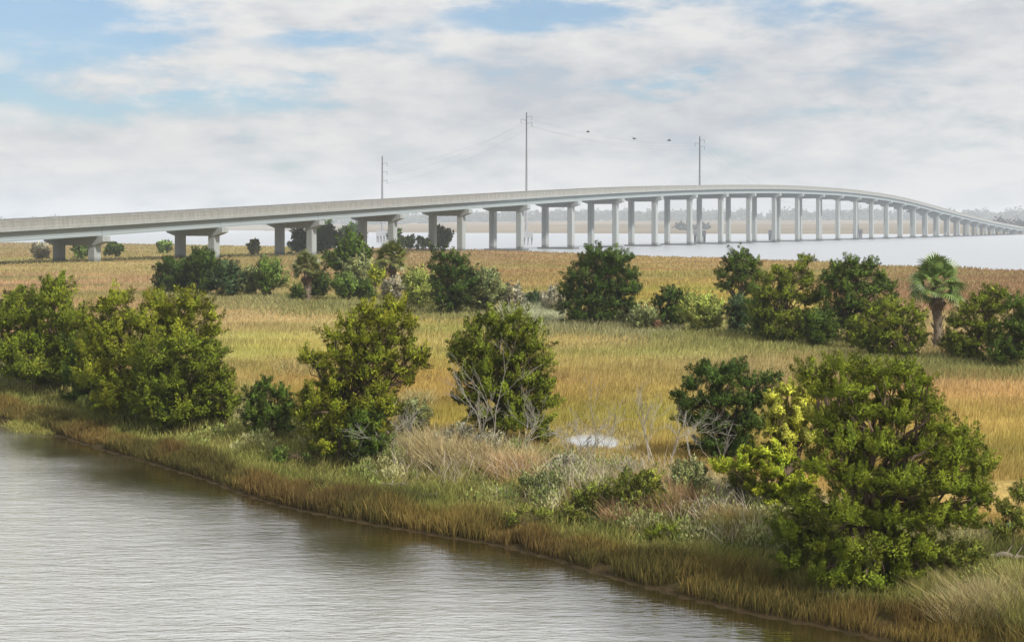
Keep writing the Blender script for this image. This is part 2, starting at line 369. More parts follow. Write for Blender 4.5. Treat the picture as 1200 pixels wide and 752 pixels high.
# ------------------------------------------------------------------ bridge
CONC = mat_plain('bridge_concrete', alb(164, 170, 170), .85, .18, .5, .01, .2, True)
def tide_mark(m):
    nt = m.node_tree; N = nt.nodes.new; L = nt.links.new; b = [n for n in nt.nodes if n.type == 'BSDF_PRINCIPLED'][0]; src = b.inputs['Base Color'].links[0].from_socket
    g = N('ShaderNodeNewGeometry'); sp = N('ShaderNodeSeparateXYZ'); L(g.outputs['Position'], sp.inputs[0])
    r = N('ShaderNodeMapRange'); L(sp.outputs[2], r.inputs[0]); r.inputs[1].default_value = .7; r.inputs[2].default_value = 1.5; r.inputs[3].default_value = .45; r.inputs[4].default_value = 1.0
    mx = N('ShaderNodeMix'); mx.data_type = 'RGBA'; mx.blend_type = 'MULTIPLY'; mx.inputs['Factor'].default_value = 1; L(src, mx.inputs['A']); L(r.outputs[0], mx.inputs['B']); L(mx.outputs['Result'], b.inputs['Base Color'])
tide_mark(CONC)
GIRD = mat_plain('girder_concrete', alb(152, 162, 165), .85, .10, .25, 0, .2)
PARA = mat_plain('parapet_concrete', alb(154, 154, 150), .9, .16, 1.2, .01, .2, True)
ROAD = mat_plain('road_asphalt', (.07, .07, .07), .9, .2, .5, 0, .2)
BK0, BK1 = 5, 41
_pk = [0, 5, 8.46, 9.4, 10.6, 12.09, 14.1, 15.38, 16.92, 18.8, 21.15, 24.0, 26.2, 28.2, 31.7, 36.26, 40.9, 46]
_ph = [2.2, 3.6, 7.92, 9.35, 11.2, 13.6, 16.7, 18.7, 20.8, 22.9, 24.8, 25.6, 24.9, 23.2, 17.7, 11.3, 6.4, 3.6]
def top_h(k):                                      # parapet top above the water
    ks = np.linspace(-.9, .9, 13); return float(np.mean(np.interp(k + ks, _pk, _ph)))
PARH, SLAB, GH_, CAPH = 1.45, .30, 1.75, 1.75
def bridge_pt(k): return np.array([15.75 * k - 222.1, 29.75 * k])
_th = math.atan2(29.75, 15.75)                     # rotation of the bridge axis about z
def build_bridge():
    root = empty('bridge', (*bridge_pt(23), 0)); R0 = np.array([*bridge_pt(23), 0])
    tag(root, 'long grey concrete highway bridge arching over the bay on twin column piers', 'bridge')
    root.rotation_euler = (0, 0, _th)              # local x along the bridge, local -y towards the viewer
    S = math.hypot(15.75, 29.75); lx = lambda k: (k - 23) * S
    dz = lambda k: top_h(k) - PARH                 # top of the roadway slab
    W = 6.9
    # slab and roadway as continuous ribbons
    ks = np.arange(BK0, BK1 + .01, .25)
    def ribbon(name, y0, y1, a, b, mat):
        m = MB(); V = []
        for k in ks: z = dz(k); V += [(lx(k), y0, z + a), (lx(k), y1, z + a), (lx(k), y1, z + b), (lx(k), y0, z + b)]
        m.v = V; n = len(ks)
        for i in range(n - 1):
            for q in range(4): r = (q + 1) % 4; m.f.append([4 * i + q, 4 * i + r, 4 * i + 4 + r, 4 * i + 4 + q])
        m.f += [[3, 2, 1, 0], [4 * n - 4, 4 * n - 3, 4 * n - 2, 4 * n - 1]]
        return obj(name, m.mesh(name), mat, root)
    deck = ribbon('deck', -W, W, -SLAB, 0, CONC)
    ribbon('roadway', -W + .46, W - .46, .004, .05, ROAD).parent = deck
    # shared pieces
    g = MB(); g.prism([(-.55, 0), (.55, 0), (.55, -.16), (.12, -.34), (.12, -1.3), (.36, -1.5), (.36, -GH_), (-.36, -GH_), (-.36, -1.5), (-.12, -1.3), (-.12, -.34), (-.55, -.16)], 0, 1)
    gme = g.mesh('girder'); gme.materials.append(GIRD)
    p = MB(); p.prism([(-.22, -.30), (.22, -.30), (.22, .10), (.14, .45), (.14, PARH - .14), (-.14, PARH - .14), (-.14, .45), (-.22, .10)], 0, S - .04)
    p.prism([(-.19, PARH - .137), (.19, PARH - .137), (.19, PARH), (-.19, PARH)], 0, S - .04)
    npost = 15
    for i in range(npost): p.box((S * (i + .5) / npost, 0, .88), (.30, .36, .80))
    pme = p.mesh('parapet'); pme.materials.append(PARA)
    cp = MB()
    prof = [(-7.3, 0), (7.3, 0), (7.3, -1.0), (5.0, -CAPH), (-5.0, -CAPH), (-7.3, -1.0)]
    cp.prism(prof, -1.0, 1.0); cme = cp.mesh('pier_cap'); cme.materials.append(CONC)
    c = MB(); q = .88; ch = .16
    pr = [(-q + ch, -q), (q - ch, -q), (q, -q + ch), (q, q - ch), (q - ch, q), (-q + ch, q), (-q, q - ch), (-q, -q + ch)]
    c.v = [(x, y, z) for z in (0, 1) for x, y in pr]; c.f = [[i, (i + 1) % 8, 8 + (i + 1) % 8, 8 + i] for i in range(8)] + [list(range(8))[::-1], list(range(8, 16))]
    colme = c.mesh('column'); colme.materials.append(CONC)
    ft = MB(); ft.box((0, 0, 0), (4.0, 12.4, 1.2)); fme = ft.mesh('footing'); fme.materials.append(CONC)
    for k in range(BK0, BK1):
        z0, z1 = dz(k), dz(k + 1); ang = math.atan2(z1 - z0, S); Ls = math.hypot(S, z1 - z0)
        for y in (-5.9, -2.95, 0, 2.95, 5.9):
            o = obj('girder', gme, None, root, (lx(k) + .03, y, z0 - SLAB - .003)); o.scale = (Ls - .08, 1, 1); o.rotation_euler = (0, -ang, 0)
        for y in (-W + .23, W - .23):
            o = obj('parapet', pme, None, root, (lx(k) + .02, y, z0 + .002)); o.rotation_euler = (0, -ang, 0); o.scale = (Ls / S, 1, 1)
    for k in range(BK0, BK1 + 1):
        zt = dz(k) - SLAB - GH_ - .05
        if zt - CAPH < .3: continue
        cap = obj('pier_cap', cme, None, root, (lx(k), 0, zt))
        P = bridge_pt(k); hb = float(gh(P[0], P[1])) if k < 16 else -1.4
        if k > 37: hb = float(far_h(P[0], P[1]))
        zb = min(hb, 0) - 1.0 if hb < .1 else hb - .6
        for y in (-4.4, 4.4):
            o = obj('column', colme, None, cap, (0, y, zb - zt)); o.scale = (1, 1, zt - CAPH - zb + .01)
        if hb < .1: obj('footing', fme, None, cap, (0, 0, -.1 - zt))
build_bridge()

# ------------------------------------------------------------------ power line poles across the bay, wires, birds
STEEL = mat_plain('weathered_steel', alb(140, 142, 146), .6, .12, 1.0, 0, .4)
PLAT = mat_plain('foundation_concrete', alb(170, 172, 176), .85, .1, .5, 0, .2)
WIRE = mat_plain('wire', (.12, .12, .13), .6, .05, 1, 0, .3)
def build_poles():
    poles = [((448, 183), 620, -1, [(.09, 1), (.19, 1), (.29, 1)], 'slender steel power pole at the left behind the low part of the bridge'),
             ((617, 132), 541, 1, [(.035, 1), (.06, -1), (.085, 1)], 'tallest steel power pole standing on a concrete foundation beyond the bridge'),
             ((820, 160), 626, 1, [(.04, 1), (.07, -1), (.10, 1)], 'middle height steel power pole right of the tallest one behind the bridge crest'),
             ((907, 222), 705, 1, [(.05, 1), (.09, -1), (.13, 1)], 'short power pole whose base shows under the bridge crest'),
             ((1005, 238), 850, 1, [(.06, 1), (.11, -1), (.16, 1)], 'most distant power pole under the right slope of the bridge')]
    tips = []
    for (tx, ty), z, sd, arms, lab in poles:
        X = (tx - 600) / F * z; top = H + (HZ - ty) / F * z
        r = empty('power_pole', (X, z, 0)); tag(r, lab, 'power pole', 'power poles across the bay')
        m = MB(); m.tube([(0, 0, 4), (0, 0, top * .5), (0, 0, top)], [.52 * z / 560, .42 * z / 560, .24 * z / 560], 10); obj('pole', m.mesh('pole', True), STEEL, r)
        ft = MB(); ft.box((0, 0, 3.9), (4.8, 4.2, 2.4)); fo = obj('foundation', ft.mesh('foundation'), PLAT, r)
        for px_ in (-2.0, -.68, .68, 2.0):
            for py_ in (-1.7, 1.7):
                m = MB(); m.tube([(px_, py_, -1), (px_, py_, 2.72)], [.3, .3], 8); obj('pile', m.mesh('pile', True), PLAT, fo)
        tp = []
        for f_, s_ in arms:
            za = top * (1 - f_ * (1.0 if top > 30 else 1.3)); m = MB(); m.tube([(0, 0, za), (s_ * 2.0, 0, za + .5)], [.16, .10], 6)
            a = obj('crossarm', m.mesh('crossarm'), STEEL, r)
            i = MB(); i.tube([(s_ * 2.0, 0, za + .4), (s_ * 2.0, 0, za - 1.0)], [.14, .14], 6); obj('insulator', i.mesh('insulator'), STEEL, a)
            tp.append((X + s_ * 2.0, z, za - 1.0))
        tips.append(tp)
    nm = ['upper', 'middle', 'lower']; pr = ['leftmost and tallest', 'tallest and middle', 'middle and short', 'short and most distant']
    for i in range(len(tips) - 1):
        for j in range(3):
            a, b = np.array(tips[i][j]), np.array(tips[i + 1][j]); t = np.linspace(0, 1, 21)[:, None]
            P = a + (b - a) * t; P[:, 2] -= 4 * (3.0 if i < 2 else 1.5) * (t * (1 - t))[:, 0]
            m = MB(); m.tube(list(P), [.018] * 21, 4)
            tag(obj('power_line', m.mesh('power_line'), WIRE), '%s wire between the %s power poles' % (nm[j], pr[i]), 'wire', 'wires between the power poles')
build_poles()

def build_birds():
    mat = mat_plain('dark_feathers', (.05, .045, .045), .8, .2, 3)
    info = [(689, 155, .2, 'flying bird nearest the tallest pole, leftmost of the three'), (743, 163, .5, 'flying bird between the other two birds over the bridge'), (784, 165, -.3, 'flying bird on the right of the three, nearest the middle pole')]
    for x, y, rz, lab in info:
        z = 260; m = MB()
        m.tube([(-.36, 0, 0), (-.25, 0, .02), (0, 0, .03), (.18, 0, .05), (.30, 0, .08), (.40, 0, .06)], [.01, .06, .10, .07, .055, .01], 8)
        for s in (-1, 1):
            n = len(m.v)
            m.v += [(.14, s * .06, .06), (-.14, s * .06, .06), (.16, s * .40, .24), (-.12, s * .42, .22), (-.02, s * .85, .16), (-.12, s * .82, .15), (.14, s * .06, .035), (-.14, s * .06, .05), (.16, s * .40, .22), (-.12, s * .42, .215)]
            for q in ((0, 2, 3, 1), (2, 4, 5, 3), (6, 7, 9, 8), (8, 9, 5, 4), (0, 6, 8, 2), (2, 8, 4), (1, 3, 9, 7), (3, 5, 9)): m.f.append([n + i for i in q])
        n = len(m.v); m.v += [(-.3, 0, .01), (-.52, -.09, 0), (-.52, .09, 0), (-.3, 0, -.02)]; m.f += [[n, n + 1, n + 2], [n + 3, n + 2, n + 1]]
        o = obj('bird', m.mesh('bird'), mat, None, ((x - 600) / F * z, z, H + (HZ - y) / F * z)); o.rotation_euler = (.2, .1, rz); o.scale = (1, 1, 1)
        tag(o, lab, 'bird', 'birds over the bridge')
build_birds()

# ------------------------------------------------------------------ foliage
LEAF = mat_leaf('leaf_foliage', .16, .7, .12)
CROWN = mat_leaf('crown_foliage', .16, .7, .12, True)
GRASSM = mat_leaf('grass_blades', .4, .8, .1)
BARK = mat_plain('grey_brown_bark', alb(118, 100, 84), .95, .25, 6, .01, .1)
DEADW = mat_plain('bleached_dead_wood', alb(166, 160, 148), .9, .25, 8, .004, .1)
def unit(v): return v / (np.linalg.norm(v, axis=-1, keepdims=True) + 1e-9)
def rsph(rng, n): return unit(rng.normal(size=(n, 3)))
def sprays(P, D, Ln, Wd, rng):
    """slender leaf sprays: positions, directions, lengths, widths -> verts, faces"""
    n = len(P); A = unit(np.cross(D, rsph(rng, n))) * (Wd * .55)[:, None]; Q = P + D * (Ln * .25)[:, None]
    V = np.stack([Q + A, P + D * Ln[:, None], Q - A], 1).reshape(-1, 3)
    i = np.arange(n) * 3; return V, np.stack([i, i + 1, i + 2], 1)

def crown_np(lobes, rng, mpp, col, lpx=3.0, wr=.27, rspx=7.5, up=.7, dens=1.15, hue=.13, tip=None, fill=.5):
    """lobes: (centre(3), radii(3)) in metres; mpp metres per photo pixel at the tree"""
    PP, DD, CC, LL, NN = [], [], [], [], []
    col = np.asarray(col); tip = col * np.array([1.2, 1.16, 1.1]) if tip is None else np.asarray(tip)
    LC = np.array([l[0] for l in lobes]); LR = np.array([l[1] for l in lobes])
    for li, (c, r) in enumerate(lobes):
        c = np.asarray(c); r = np.asarray(r); rm = float(np.mean(r)); rs = min(rspx * mpp, rm * .55)
        n = max(6, int(3.3 * (rm / rs) ** 2))
        u = rsph(rng, n); u = u[(u[:, 2] > -.75) | (rng.random(n) < .3)]; n = len(u)
        ctr = c + u * r * rng.uniform(.5, .95, (n, 1))
        if len(lobes) > 1:
            dd_ = np.sqrt((((ctr[:, None] - LC[None]) / LR[None]) ** 2).sum(2)); dd_[:, li] = 9
            kp = (dd_.min(1) > .62) | (rng.random(n) < .12); u, ctr = u[kp], ctr[kp]; n = len(u)
            if n == 0: continue
        ax = unit(unit(u / r) * .8 + np.array([0, 0, up]) + rng.normal(size=(n, 3)) * .38)
        ns = max(8, int(dens * (rs / mpp) ** 2 * pi / (lpx * lpx * wr * .5)))
        sc = rng.uniform(.6, 1.15, n) * np.where(rng.random(n) < .16, 1.5, 1)
        lobv = rng.uniform(.88, 1.12)
        cv = col * lobv * (1 + rng.normal(size=(n, 1)) * hue) * (1 + rng.normal(size=(n, 3)) * np.array([.05, .03, .08]))
        t = rng.random((n, ns)) ** .8; rad = rsph(rng, n * ns).reshape(n, ns, 3)
        rr = rng.random((n, ns)) ** .5 * np.sqrt(np.clip(1.05 - t * .95, 0, 1))
        k = (rs * sc)[:, None, None]
        P = ctr[:, None] + ax[:, None] * (t[..., None] * 2.3 - .7) * k + rad * rr[..., None] * k * .66
        D = unit(ax[:, None] * 1.0 + rad * .6 + rng.normal(size=(n, ns, 3)) * .25)
        tt = (t ** 2)[..., None] * rng.uniform(.3, 1, (n, 1, 1))
        Cv = cv[:, None] * (1 - tt) + (tip * (cv / col))[:, None] * tt
        PP.append(P.reshape(-1, 3)); DD.append(D.reshape(-1, 3)); CC.append(Cv.reshape(-1, 3)); LL.append((np.repeat(sc, ns) * .3 + .7) * lpx * mpp)
        NN.append(unit((unit(u / r) * .8)[:, None] + rad * .35 + ax[:, None] * .2 + rng.normal(size=(n, ns, 3)) * .42).reshape(-1, 3))
        if fill:
            nf = int(fill * n * ns * .22); q = rsph(rng, nf) * rng.random((nf, 1)) ** .4 * .66
            PP.append(c + q * r); DD.append(rsph(rng, nf)); CC.append(np.tile(col, (nf, 1)) * rng.uniform(.8, 1.1, (nf, 1))); LL.append(np.full(nf, lpx * mpp * 1.8)); NN.append(unit(q + rng.normal(size=(nf, 3)) * .2))
    P = np.concatenate(PP); D = np.concatenate(DD); C_ = np.clip(np.concatenate(CC), .004, .8); Ln = np.concatenate(LL) * rng.uniform(.7, 1.3, len(P))
    V, Fc = sprays(P, D, Ln, Ln * wr, rng)
    return V, Fc, np.repeat(C_, 3, axis=0), np.repeat(np.concatenate(NN), 3, axis=0)

def branch_path(a, b, rng, n=5, wob=.06, sag=0):
    t = np.linspace(0, 1, n)[:, None]; P = a + (b - a) * t; L_ = np.linalg.norm(b - a)
    P[1:-1] += rng.normal(size=(n - 2, 3)) * wob * L_; P[:, 2] += sag * L_ * (t * (1 - t))[:, 0]
    return P

PAL = {'cedar': alb(124, 136, 38), 'cedar_warm': alb(140, 146, 40), 'cedar_dark': alb(90, 112, 38), 'cedar_deep': alb(78, 100, 38), 'olive': alb(134, 142, 56),
       'blue': alb(86, 108, 66), 'lime': alb(182, 192, 56), 'yellow': alb(240, 236, 88), 'sage': alb(156, 164, 106), 'silver': alb(192, 186, 156), 'leaf': alb(126, 152, 66), 'pale': alb(168, 178, 88), 'russet': alb(176, 138, 104)}
PAL = {k: v * (1.9 if k in ('yellow', 'lime') else 1.85) * np.array([1.0, 1.01, 1.04]) for k, v in PAL.items()}     # light is lost between the sprays
def tree(name, label, cat, bpx, lobes_px, pal, seed, group=None, depth=.75, trunk=True, **kw):
    rng = np.random.default_rng(seed); B = base(*bpx); z0 = B[1]; mpp = z0 / F
    xs = [l[0] for l in lobes_px]; cx = .5 * (min(l[0] - l[2] for l in lobes_px) + max(l[0] + l[2] for l in lobes_px)); hw = .5 * (max(l[0] + l[2] for l in lobes_px) - min(l[0] - l[2] for l in lobes_px))
    L_ = []
    for l in lobes_px:
        x, y, rx, ry = l[:4]
        off = math.sqrt(max(0, 1 - min(1, abs(x - cx) / hw) ** 2)) * hw * depth * mpp
        for sgn in ((-1, 1) if off > .8 * rx * mpp else (0,)):
            dz = (l[4] * mpp if len(l) > 4 else sgn * off * rng.uniform(.35, .8))
            zz = z0 + dz + hw * mpp * .25
            L_.append((np.array([(x - 600) / F * zz, zz, H - (y - HZ) / F * zz]), np.array([rx * .92, .5 * (rx + ry), ry * .74]) * mpp))
            if len(l) > 4: break
    root = empty(name, tuple(B)); tag(root, label, cat, group)
    V, Fc, Cc, Nn = crown_np(L_, rng, mpp, PAL[pal] if isinstance(pal, str) else pal, **kw)
    ok = V.reshape(-1, 3, 3)[:, :, 2].min(1) > gh(B[0], B[1]) - .05
    ok3 = np.repeat(ok, 3); obj('crown', mesh_np('crown', (V - B)[ok3], np.arange(ok3.sum()).reshape(-1, 3), Cc[ok3], nrm=Nn[ok3]), CROWN, root)
    m = MB(); topz = max(c[2] for c, r in L_); r0 = max(.02, (topz - B[2]) * .020)
    fk = B + np.array([rng.normal() * .05, hw * mpp * .2, (topz - B[2]) * .3]); m.tube(list(branch_path(B - np.array([0, 0, .25]), fk, rng, 4, .04) - B), np.linspace(r0 * 1.25, r0, 4), 8)
    for c, r in L_:
        if c[2] > B[2] + .1:
            p = branch_path(fk, c + np.array([0, 0, r[2] * .2]), rng, 6, .05, .12); m.tube(list(p - B), np.linspace(r0 * .7, r0 * .12, 6), 4)
            for _ in range(2):
                d = rsph(rng, 1)[0] * r * .9; d[2] = abs(d[2]); m.tube(list(branch_path(p[3 if _ else 4], c + d, rng, 4, .08) - B), np.linspace(r0 * .22, r0 * .06, 4), 3)
    obj('trunk', m.mesh('trunk', True), BARK, root)
    return root

def auto(x0, x1, y0, y1, n, seed, shape='round', lr=.25):
    rng = np.random.default_rng(seed); out = []; w, h = x1 - x0, y1 - y0; cx = .5 * (x0 + x1)
    for i in range(n):
        v = (i + .5) / n; r = lr * min(w, h) * rng.uniform(.8, 1.2)
        if shape == 'round': hwid = math.sqrt(max(.08, 1 - (2 * v - 1) ** 2 * .85))
        elif shape == 'cone': hwid = .25 + .75 * v
        else: hwid = .75 + .25 * v
        hw = max(0, w * .5 * hwid - r * .8)
        out.append((cx + rng.choice([-1, 1]) * hw * rng.uniform(.15, 1), y0 + r * .8 + v * (h - 1.6 * r), r * 1.15, r * .9))
        out.append((cx - (out[-1][0] - cx) * rng.uniform(.4, 1), out[-1][1] + rng.normal() * r * .3, r * 1.1, r * .85))
    return out

# the near row of cedars on the creek bank
NEAR = 'cedars along the creek bank'
tree('cedar_tree', 'tall olive cedar at the left edge of the creek bank with a knobbly top', 'tree', (62, 458),
     [(66, 338, 22, 14), (58, 350, 26, 16), (20, 352, 20, 14), (30, 368, 34, 20), (78, 375, 34, 22), (2, 375, 20, 20), (92, 390, 22, 18), (45, 400, 38, 26), (12, 412, 30, 28), (85, 415, 30, 28), (30, 432, 36, 20), (75, 438, 34, 18), (-25, 400, 30, 40)], 'cedar', 11, NEAR)
tree('cedar_tree', 'wide yellow-green cedar in the left group, reaching furthest right over the meadow', 'tree', (168, 492),
     [(138, 352, 20, 10), (120, 362, 14, 9), (185, 356, 24, 12), (222, 356, 24, 12), (246, 372, 16, 10), (250, 388, 14, 10), (205, 375, 30, 16), (165, 378, 28, 18), (130, 385, 30, 20), (110, 410, 24, 24), (150, 415, 34, 26), (200, 400, 38, 20), (235, 398, 20, 12), (112, 440, 24, 26), (145, 452, 34, 28), (180, 455, 30, 30), (130, 470, 26, 16)], 'cedar_warm', 12, NEAR)
tree('cedar_bush', 'rounded olive cedar bush in front at the right of the left group', 'bush', (214, 506),
     [(172, 405, 20, 10), (218, 408, 26, 11), (248, 412, 16, 10), (185, 422, 28, 18), (230, 428, 30, 18), (170, 442, 18, 18), (205, 450, 36, 26), (246, 450, 22, 26), (178, 468, 24, 22), (215, 480, 34, 22), (252, 478, 18, 20), (192, 490, 22, 10)], 'cedar', 13, NEAR)
tree('cedar_bush', 'dark low bush filling the gap between the two leftmost cedars', 'bush', (105, 476), [(92, 408, 18, 14), (108, 425, 20, 16), (90, 440, 20, 16), (112, 450, 22, 16), (92, 462, 20, 10)], 'cedar_dark', 25, NEAR)
tree('cedar_bush', 'small green bush at the right foot of the rounded olive cedar bush', 'bush', (262, 500), [(264, 440, 10, 10), (258, 456, 14, 12), (270, 468, 10, 12), (262, 484, 16, 12)], 'cedar', 26, NEAR)
tree('cedar_bush', 'small dark spiky cedar bush left of the tall middle cedar', 'bush', (318, 514), [(312, 452, 12, 10), (300, 465, 14, 12), (328, 462, 14, 12), (338, 478, 10, 14), (295, 485, 14, 14), (318, 484, 20, 18), (332, 498, 14, 12), (302, 502, 18, 10)], 'cedar_dark', 14, NEAR)
tree('cedar_tree', 'tall open crowned cedar left of the two standing in the middle', 'tree', (398, 538),
     [(428, 363, 18, 9), (462, 360, 18, 9), (412, 378, 18, 10), (448, 376, 26, 12), (478, 380, 14, 9), (393, 394, 18, 9), (428, 396, 26, 13), (462, 398, 22, 11), (362, 420, 15, 10), (378, 428, 18, 10), (405, 416, 26, 14), (445, 418, 26, 14), (484, 416, 18, 11), (492, 426, 11, 8), (470, 434, 18, 10), (425, 438, 28, 16), (390, 450, 24, 18), (368, 470, 22, 20), (400, 478, 24, 22), (372, 500, 22, 20), (400, 505, 20, 18), (352, 485, 12, 12), (478, 446, 10, 8), (440, 455, 20, 15), (430, 475, 26, 18), (455, 480, 18, 16), (440, 500, 22, 16), (415, 520, 22, 14), (385, 522, 20, 12)], 'cedar_warm', 15, NEAR)
tree('cedar_bush', 'low dark cedar bush at the foot of the tall open cedar', 'bush', (430, 545), [(424, 492, 16, 12), (440, 498, 14, 12), (418, 512, 16, 14), (440, 518, 18, 14), (428, 528, 20, 12)], 'cedar_dark', 16, NEAR)
tree('cedar_tree', 'dome shaped cedar right of the two standing in the middle with dead branches before it', 'tree', (592, 522),
     [(602, 372, 18, 9), (578, 376, 18, 10), (620, 384, 16, 11), (556, 386, 14, 10), (596, 392, 28, 15), (540, 402, 14, 10), (534, 418, 10, 12), (562, 408, 22, 15), (624, 404, 20, 14), (636, 425, 12, 15), (600, 420, 28, 18), (566, 432, 26, 16), (544, 440, 15, 14), (615, 445, 26, 18), (640, 452, 14, 14), (580, 458, 30, 18), (548, 466, 18, 16), (640, 470, 16, 15), (608, 472, 26, 18), (565, 488, 22, 16), (590, 496, 26, 16), (622, 494, 24, 16), (634, 510, 14, 9)], 'cedar', 17, NEAR)
tree('cedar_tree', 'dark green cedar behind bare grey branches left of the yellow shrub', 'tree', (852, 548),
     [(826, 434, 20, 8), (858, 433, 20, 8), (842, 444, 28, 10), (878, 447, 16, 9), (900, 446, 14, 6), (912, 441, 6, 4), (810, 452, 14, 9), (794, 462, 8, 6), (808, 472, 18, 14), (845, 468, 28, 18), (882, 468, 24, 16), (900, 462, 14, 8), (812, 492, 18, 14), (845, 498, 28, 18), (880, 494, 22, 18), (832, 520, 22, 16), (865, 522, 24, 18), (846, 538, 22, 10)], 'cedar_deep', 18, NEAR)
tree('wax_myrtle', 'bright yellow flowering shrub beside the biggest cedar', 'shrub', (922, 604),
     [(905, 466, 10, 7), (925, 458, 12, 8), (952, 450, 14, 9), (964, 462, 12, 9), (942, 468, 16, 10), (912, 482, 14, 11), (932, 492, 16, 12), (955, 486, 14, 12), (905, 502, 12, 10), (926, 512, 16, 11), (948, 512, 14, 12)], 'yellow', 19, tip=PAL['yellow'] * 1.15, rspx=8, dens=3.0, fill=.9)
tree('wax_myrtle', 'lime green shrub spreading below the yellow shrub', 'shrub', (905, 608),
     [(892, 530, 18, 11), (918, 536, 18, 11), (872, 545, 16, 9), (845, 548, 14, 7), (905, 552, 20, 11), (935, 566, 18, 9), (918, 575, 18, 10), (890, 572, 16, 10), (940, 585, 14, 10), (905, 590, 18, 9)], 'lime', 20, rspx=8, dens=3.0, fill=.9)
tree('cedar_tree', 'biggest cedar, broad and dense, at the right of the creek bank', 'tree', (1030, 697),
     [(952, 437, 24, 13), (986, 430, 24, 10), (1018, 434, 22, 10), (1058, 436, 22, 10), (1084, 446, 14, 10), (1035, 450, 32, 16), (990, 458, 30, 18), (958, 458, 18, 14), (1070, 462, 26, 15), (1095, 478, 15, 12), (1010, 480, 34, 20), (1052, 486, 34, 20), (1086, 498, 22, 14), (1112, 504, 18, 12), (975, 492, 24, 22), (1130, 520, 20, 16), (985, 520, 32, 24), (1030, 522, 36, 24), (1078, 526, 36, 22), (1112, 534, 28, 20), (1150, 548, 18, 20), (960, 545, 22, 22), (1002, 560, 36, 26), (1050, 562, 38, 28), (1100, 565, 36, 26), (1138, 572, 26, 24), (1155, 585, 14, 16), (945, 590, 24, 24), (985, 600, 34, 28), (1035, 605, 38, 28), (1085, 605, 36, 26), (1125, 605, 28, 20), (930, 622, 24, 26), (958, 640, 30, 26), (1000, 645, 36, 28), (1048, 645, 36, 28), (1085, 645, 28, 22), (930, 658, 20, 18), (970, 674, 30, 16), (1015, 678, 36, 16), (1058, 672, 30, 18)], 'cedar', 21, NEAR, depth=.7, rspx=8.5)
tree('cedar_bush', 'small green bush low at the right edge behind the biggest cedar', 'bush', (1192, 640), [(1196, 580, 14, 14), (1180, 598, 14, 12), (1198, 612, 16, 14), (1176, 622, 14, 10)], 'olive', 22)

SCR = 'low scrub on the creek bank'
for nm_, lab_, b_, bx_, n_, pl_, kw_ in [
    ('scrub_bush', 'olive scrub bush below the tallest bare shrub', (750, 604), (712, 792, 552, 602), 7, 'olive', {}),
    ('scrub_bush', 'grey-green scrub bush under the leaning bare stem', (803, 592), (772, 842, 540, 590), 7, 'sage', dict(up=1.1)),
    ('scrub_bush', 'pale green scrub bush in front of the bright pool', (698, 602), (664, 734, 566, 600), 6, 'olive', {}),
    ('scrub_bush', 'low olive scrub bush left of the bright pool', (634, 582), (602, 668, 552, 580), 5, 'sage', dict(up=1.1)),
    ('scrub_bush', 'pale upright scrub bush between the two middle cedars', (484, 520), (464, 506, 470, 518), 5, 'sage', dict(up=1.3, wr=.2)),
    ('scrub_bush', 'olive scrub bush under the left branch of the lime green shrub', (866, 594), (842, 892, 552, 592), 6, 'olive', {}),
    ('scrub_bush', 'bright green low scrub in front of the tall open cedar', (352, 548), (308, 396, 524, 546), 5, 'leaf', {}),
    ('scrub_bush', 'low scrub right of the biggest cedar trunk', (1122, 676), (1086, 1160, 634, 674), 6, 'olive', {}),
    ('scrub_bush', 'pale green low scrub before the leftmost cedars', (122, 486), (84, 160, 462, 484), 5, 'pale', {}),
    ('scrub_bush', 'dry grey scrub at the foot of the dome shaped cedar', (540, 540), (500, 590, 500, 538), 6, 'silver', dict(up=1.4, wr=.18)),
    ('scrub_bush', 'dry straw scrub right of the dome shaped cedar', (660, 560), (636, 690, 534, 558), 5, 'silver', dict(up=1.4, wr=.18)),
    ('scrub_bush', 'dark brown-green scrub above the cordgrass under the dead tangle', (800, 640), (730, 880, 614, 640), 7, 'cedar', {}),
    ('scrub_bush', 'olive scrub above the russet cordgrass in the middle', (640, 622), (580, 720, 592, 620), 7, 'olive', {})]:
    tree(nm_, lab_, 'scrub', b_, auto(*bx_, n_, b_[0]), pl_, 300 + b_[0], SCR, **dict(dict(rspx=7, dens=1.1, fill=.1, hue=.22), **kw_))

# the hammock in the middle distance
MID = 'trees of the hammock in mid marsh'
def mid(name, label, cat, bpx, lobes, pal, seed, **kw):
    d = dict(lpx=2.6, rspx=5.5, dens=1.1, wr=.33); d.update(kw); return tree(name, label, cat, bpx, lobes, pal, seed, MID, **d)
mid('cedar_tree', 'dark rounded cedar furthest left in the mid marsh hammock', 'tree', (204, 346), auto(179, 228, 300, 346, 7, 1), 'cedar_deep', 31)
mid('cedar_tree', 'taller dark cedar second from the left in the mid marsh hammock', 'tree', (238, 347), auto(216, 262, 289, 347, 8, 2), 'cedar_deep', 32)
mid('cedar_bush', 'bluish dark bush right of the two dark leftmost hammock cedars', 'bush', (268, 349), auto(250, 287, 305, 348, 6, 3), 'blue', 33)
mid('marsh_shrub', 'pale grey-green feathery shrub beside the bluish dark bush', 'shrub', (290, 348), auto(278, 306, 315, 347, 5, 4), 'sage', 34, up=1.2)
mid('marsh_shrub', 'fresh green shrub left of the brown skirted small palm', 'shrub', (316, 349), auto(296, 334, 302, 348, 6, 5), 'leaf', 35)
mid('cedar_bush', 'little dark bush at the left foot of the brown skirted palm', 'bush', (349, 354), auto(340, 358, 333, 354, 4, 6), 'cedar_dark', 36)
mid('cedar_bush', 'dark bush against the right side of the brown skirted palm', 'bush', (372, 352), auto(360, 388, 318, 351, 5, 7), 'cedar_deep', 37)
mid('live_oak', 'dark broad leaved tree between the two small palms', 'tree', (410, 338), auto(380, 442, 281, 336, 9, 8), 'cedar_dark', 38, wr=.6)
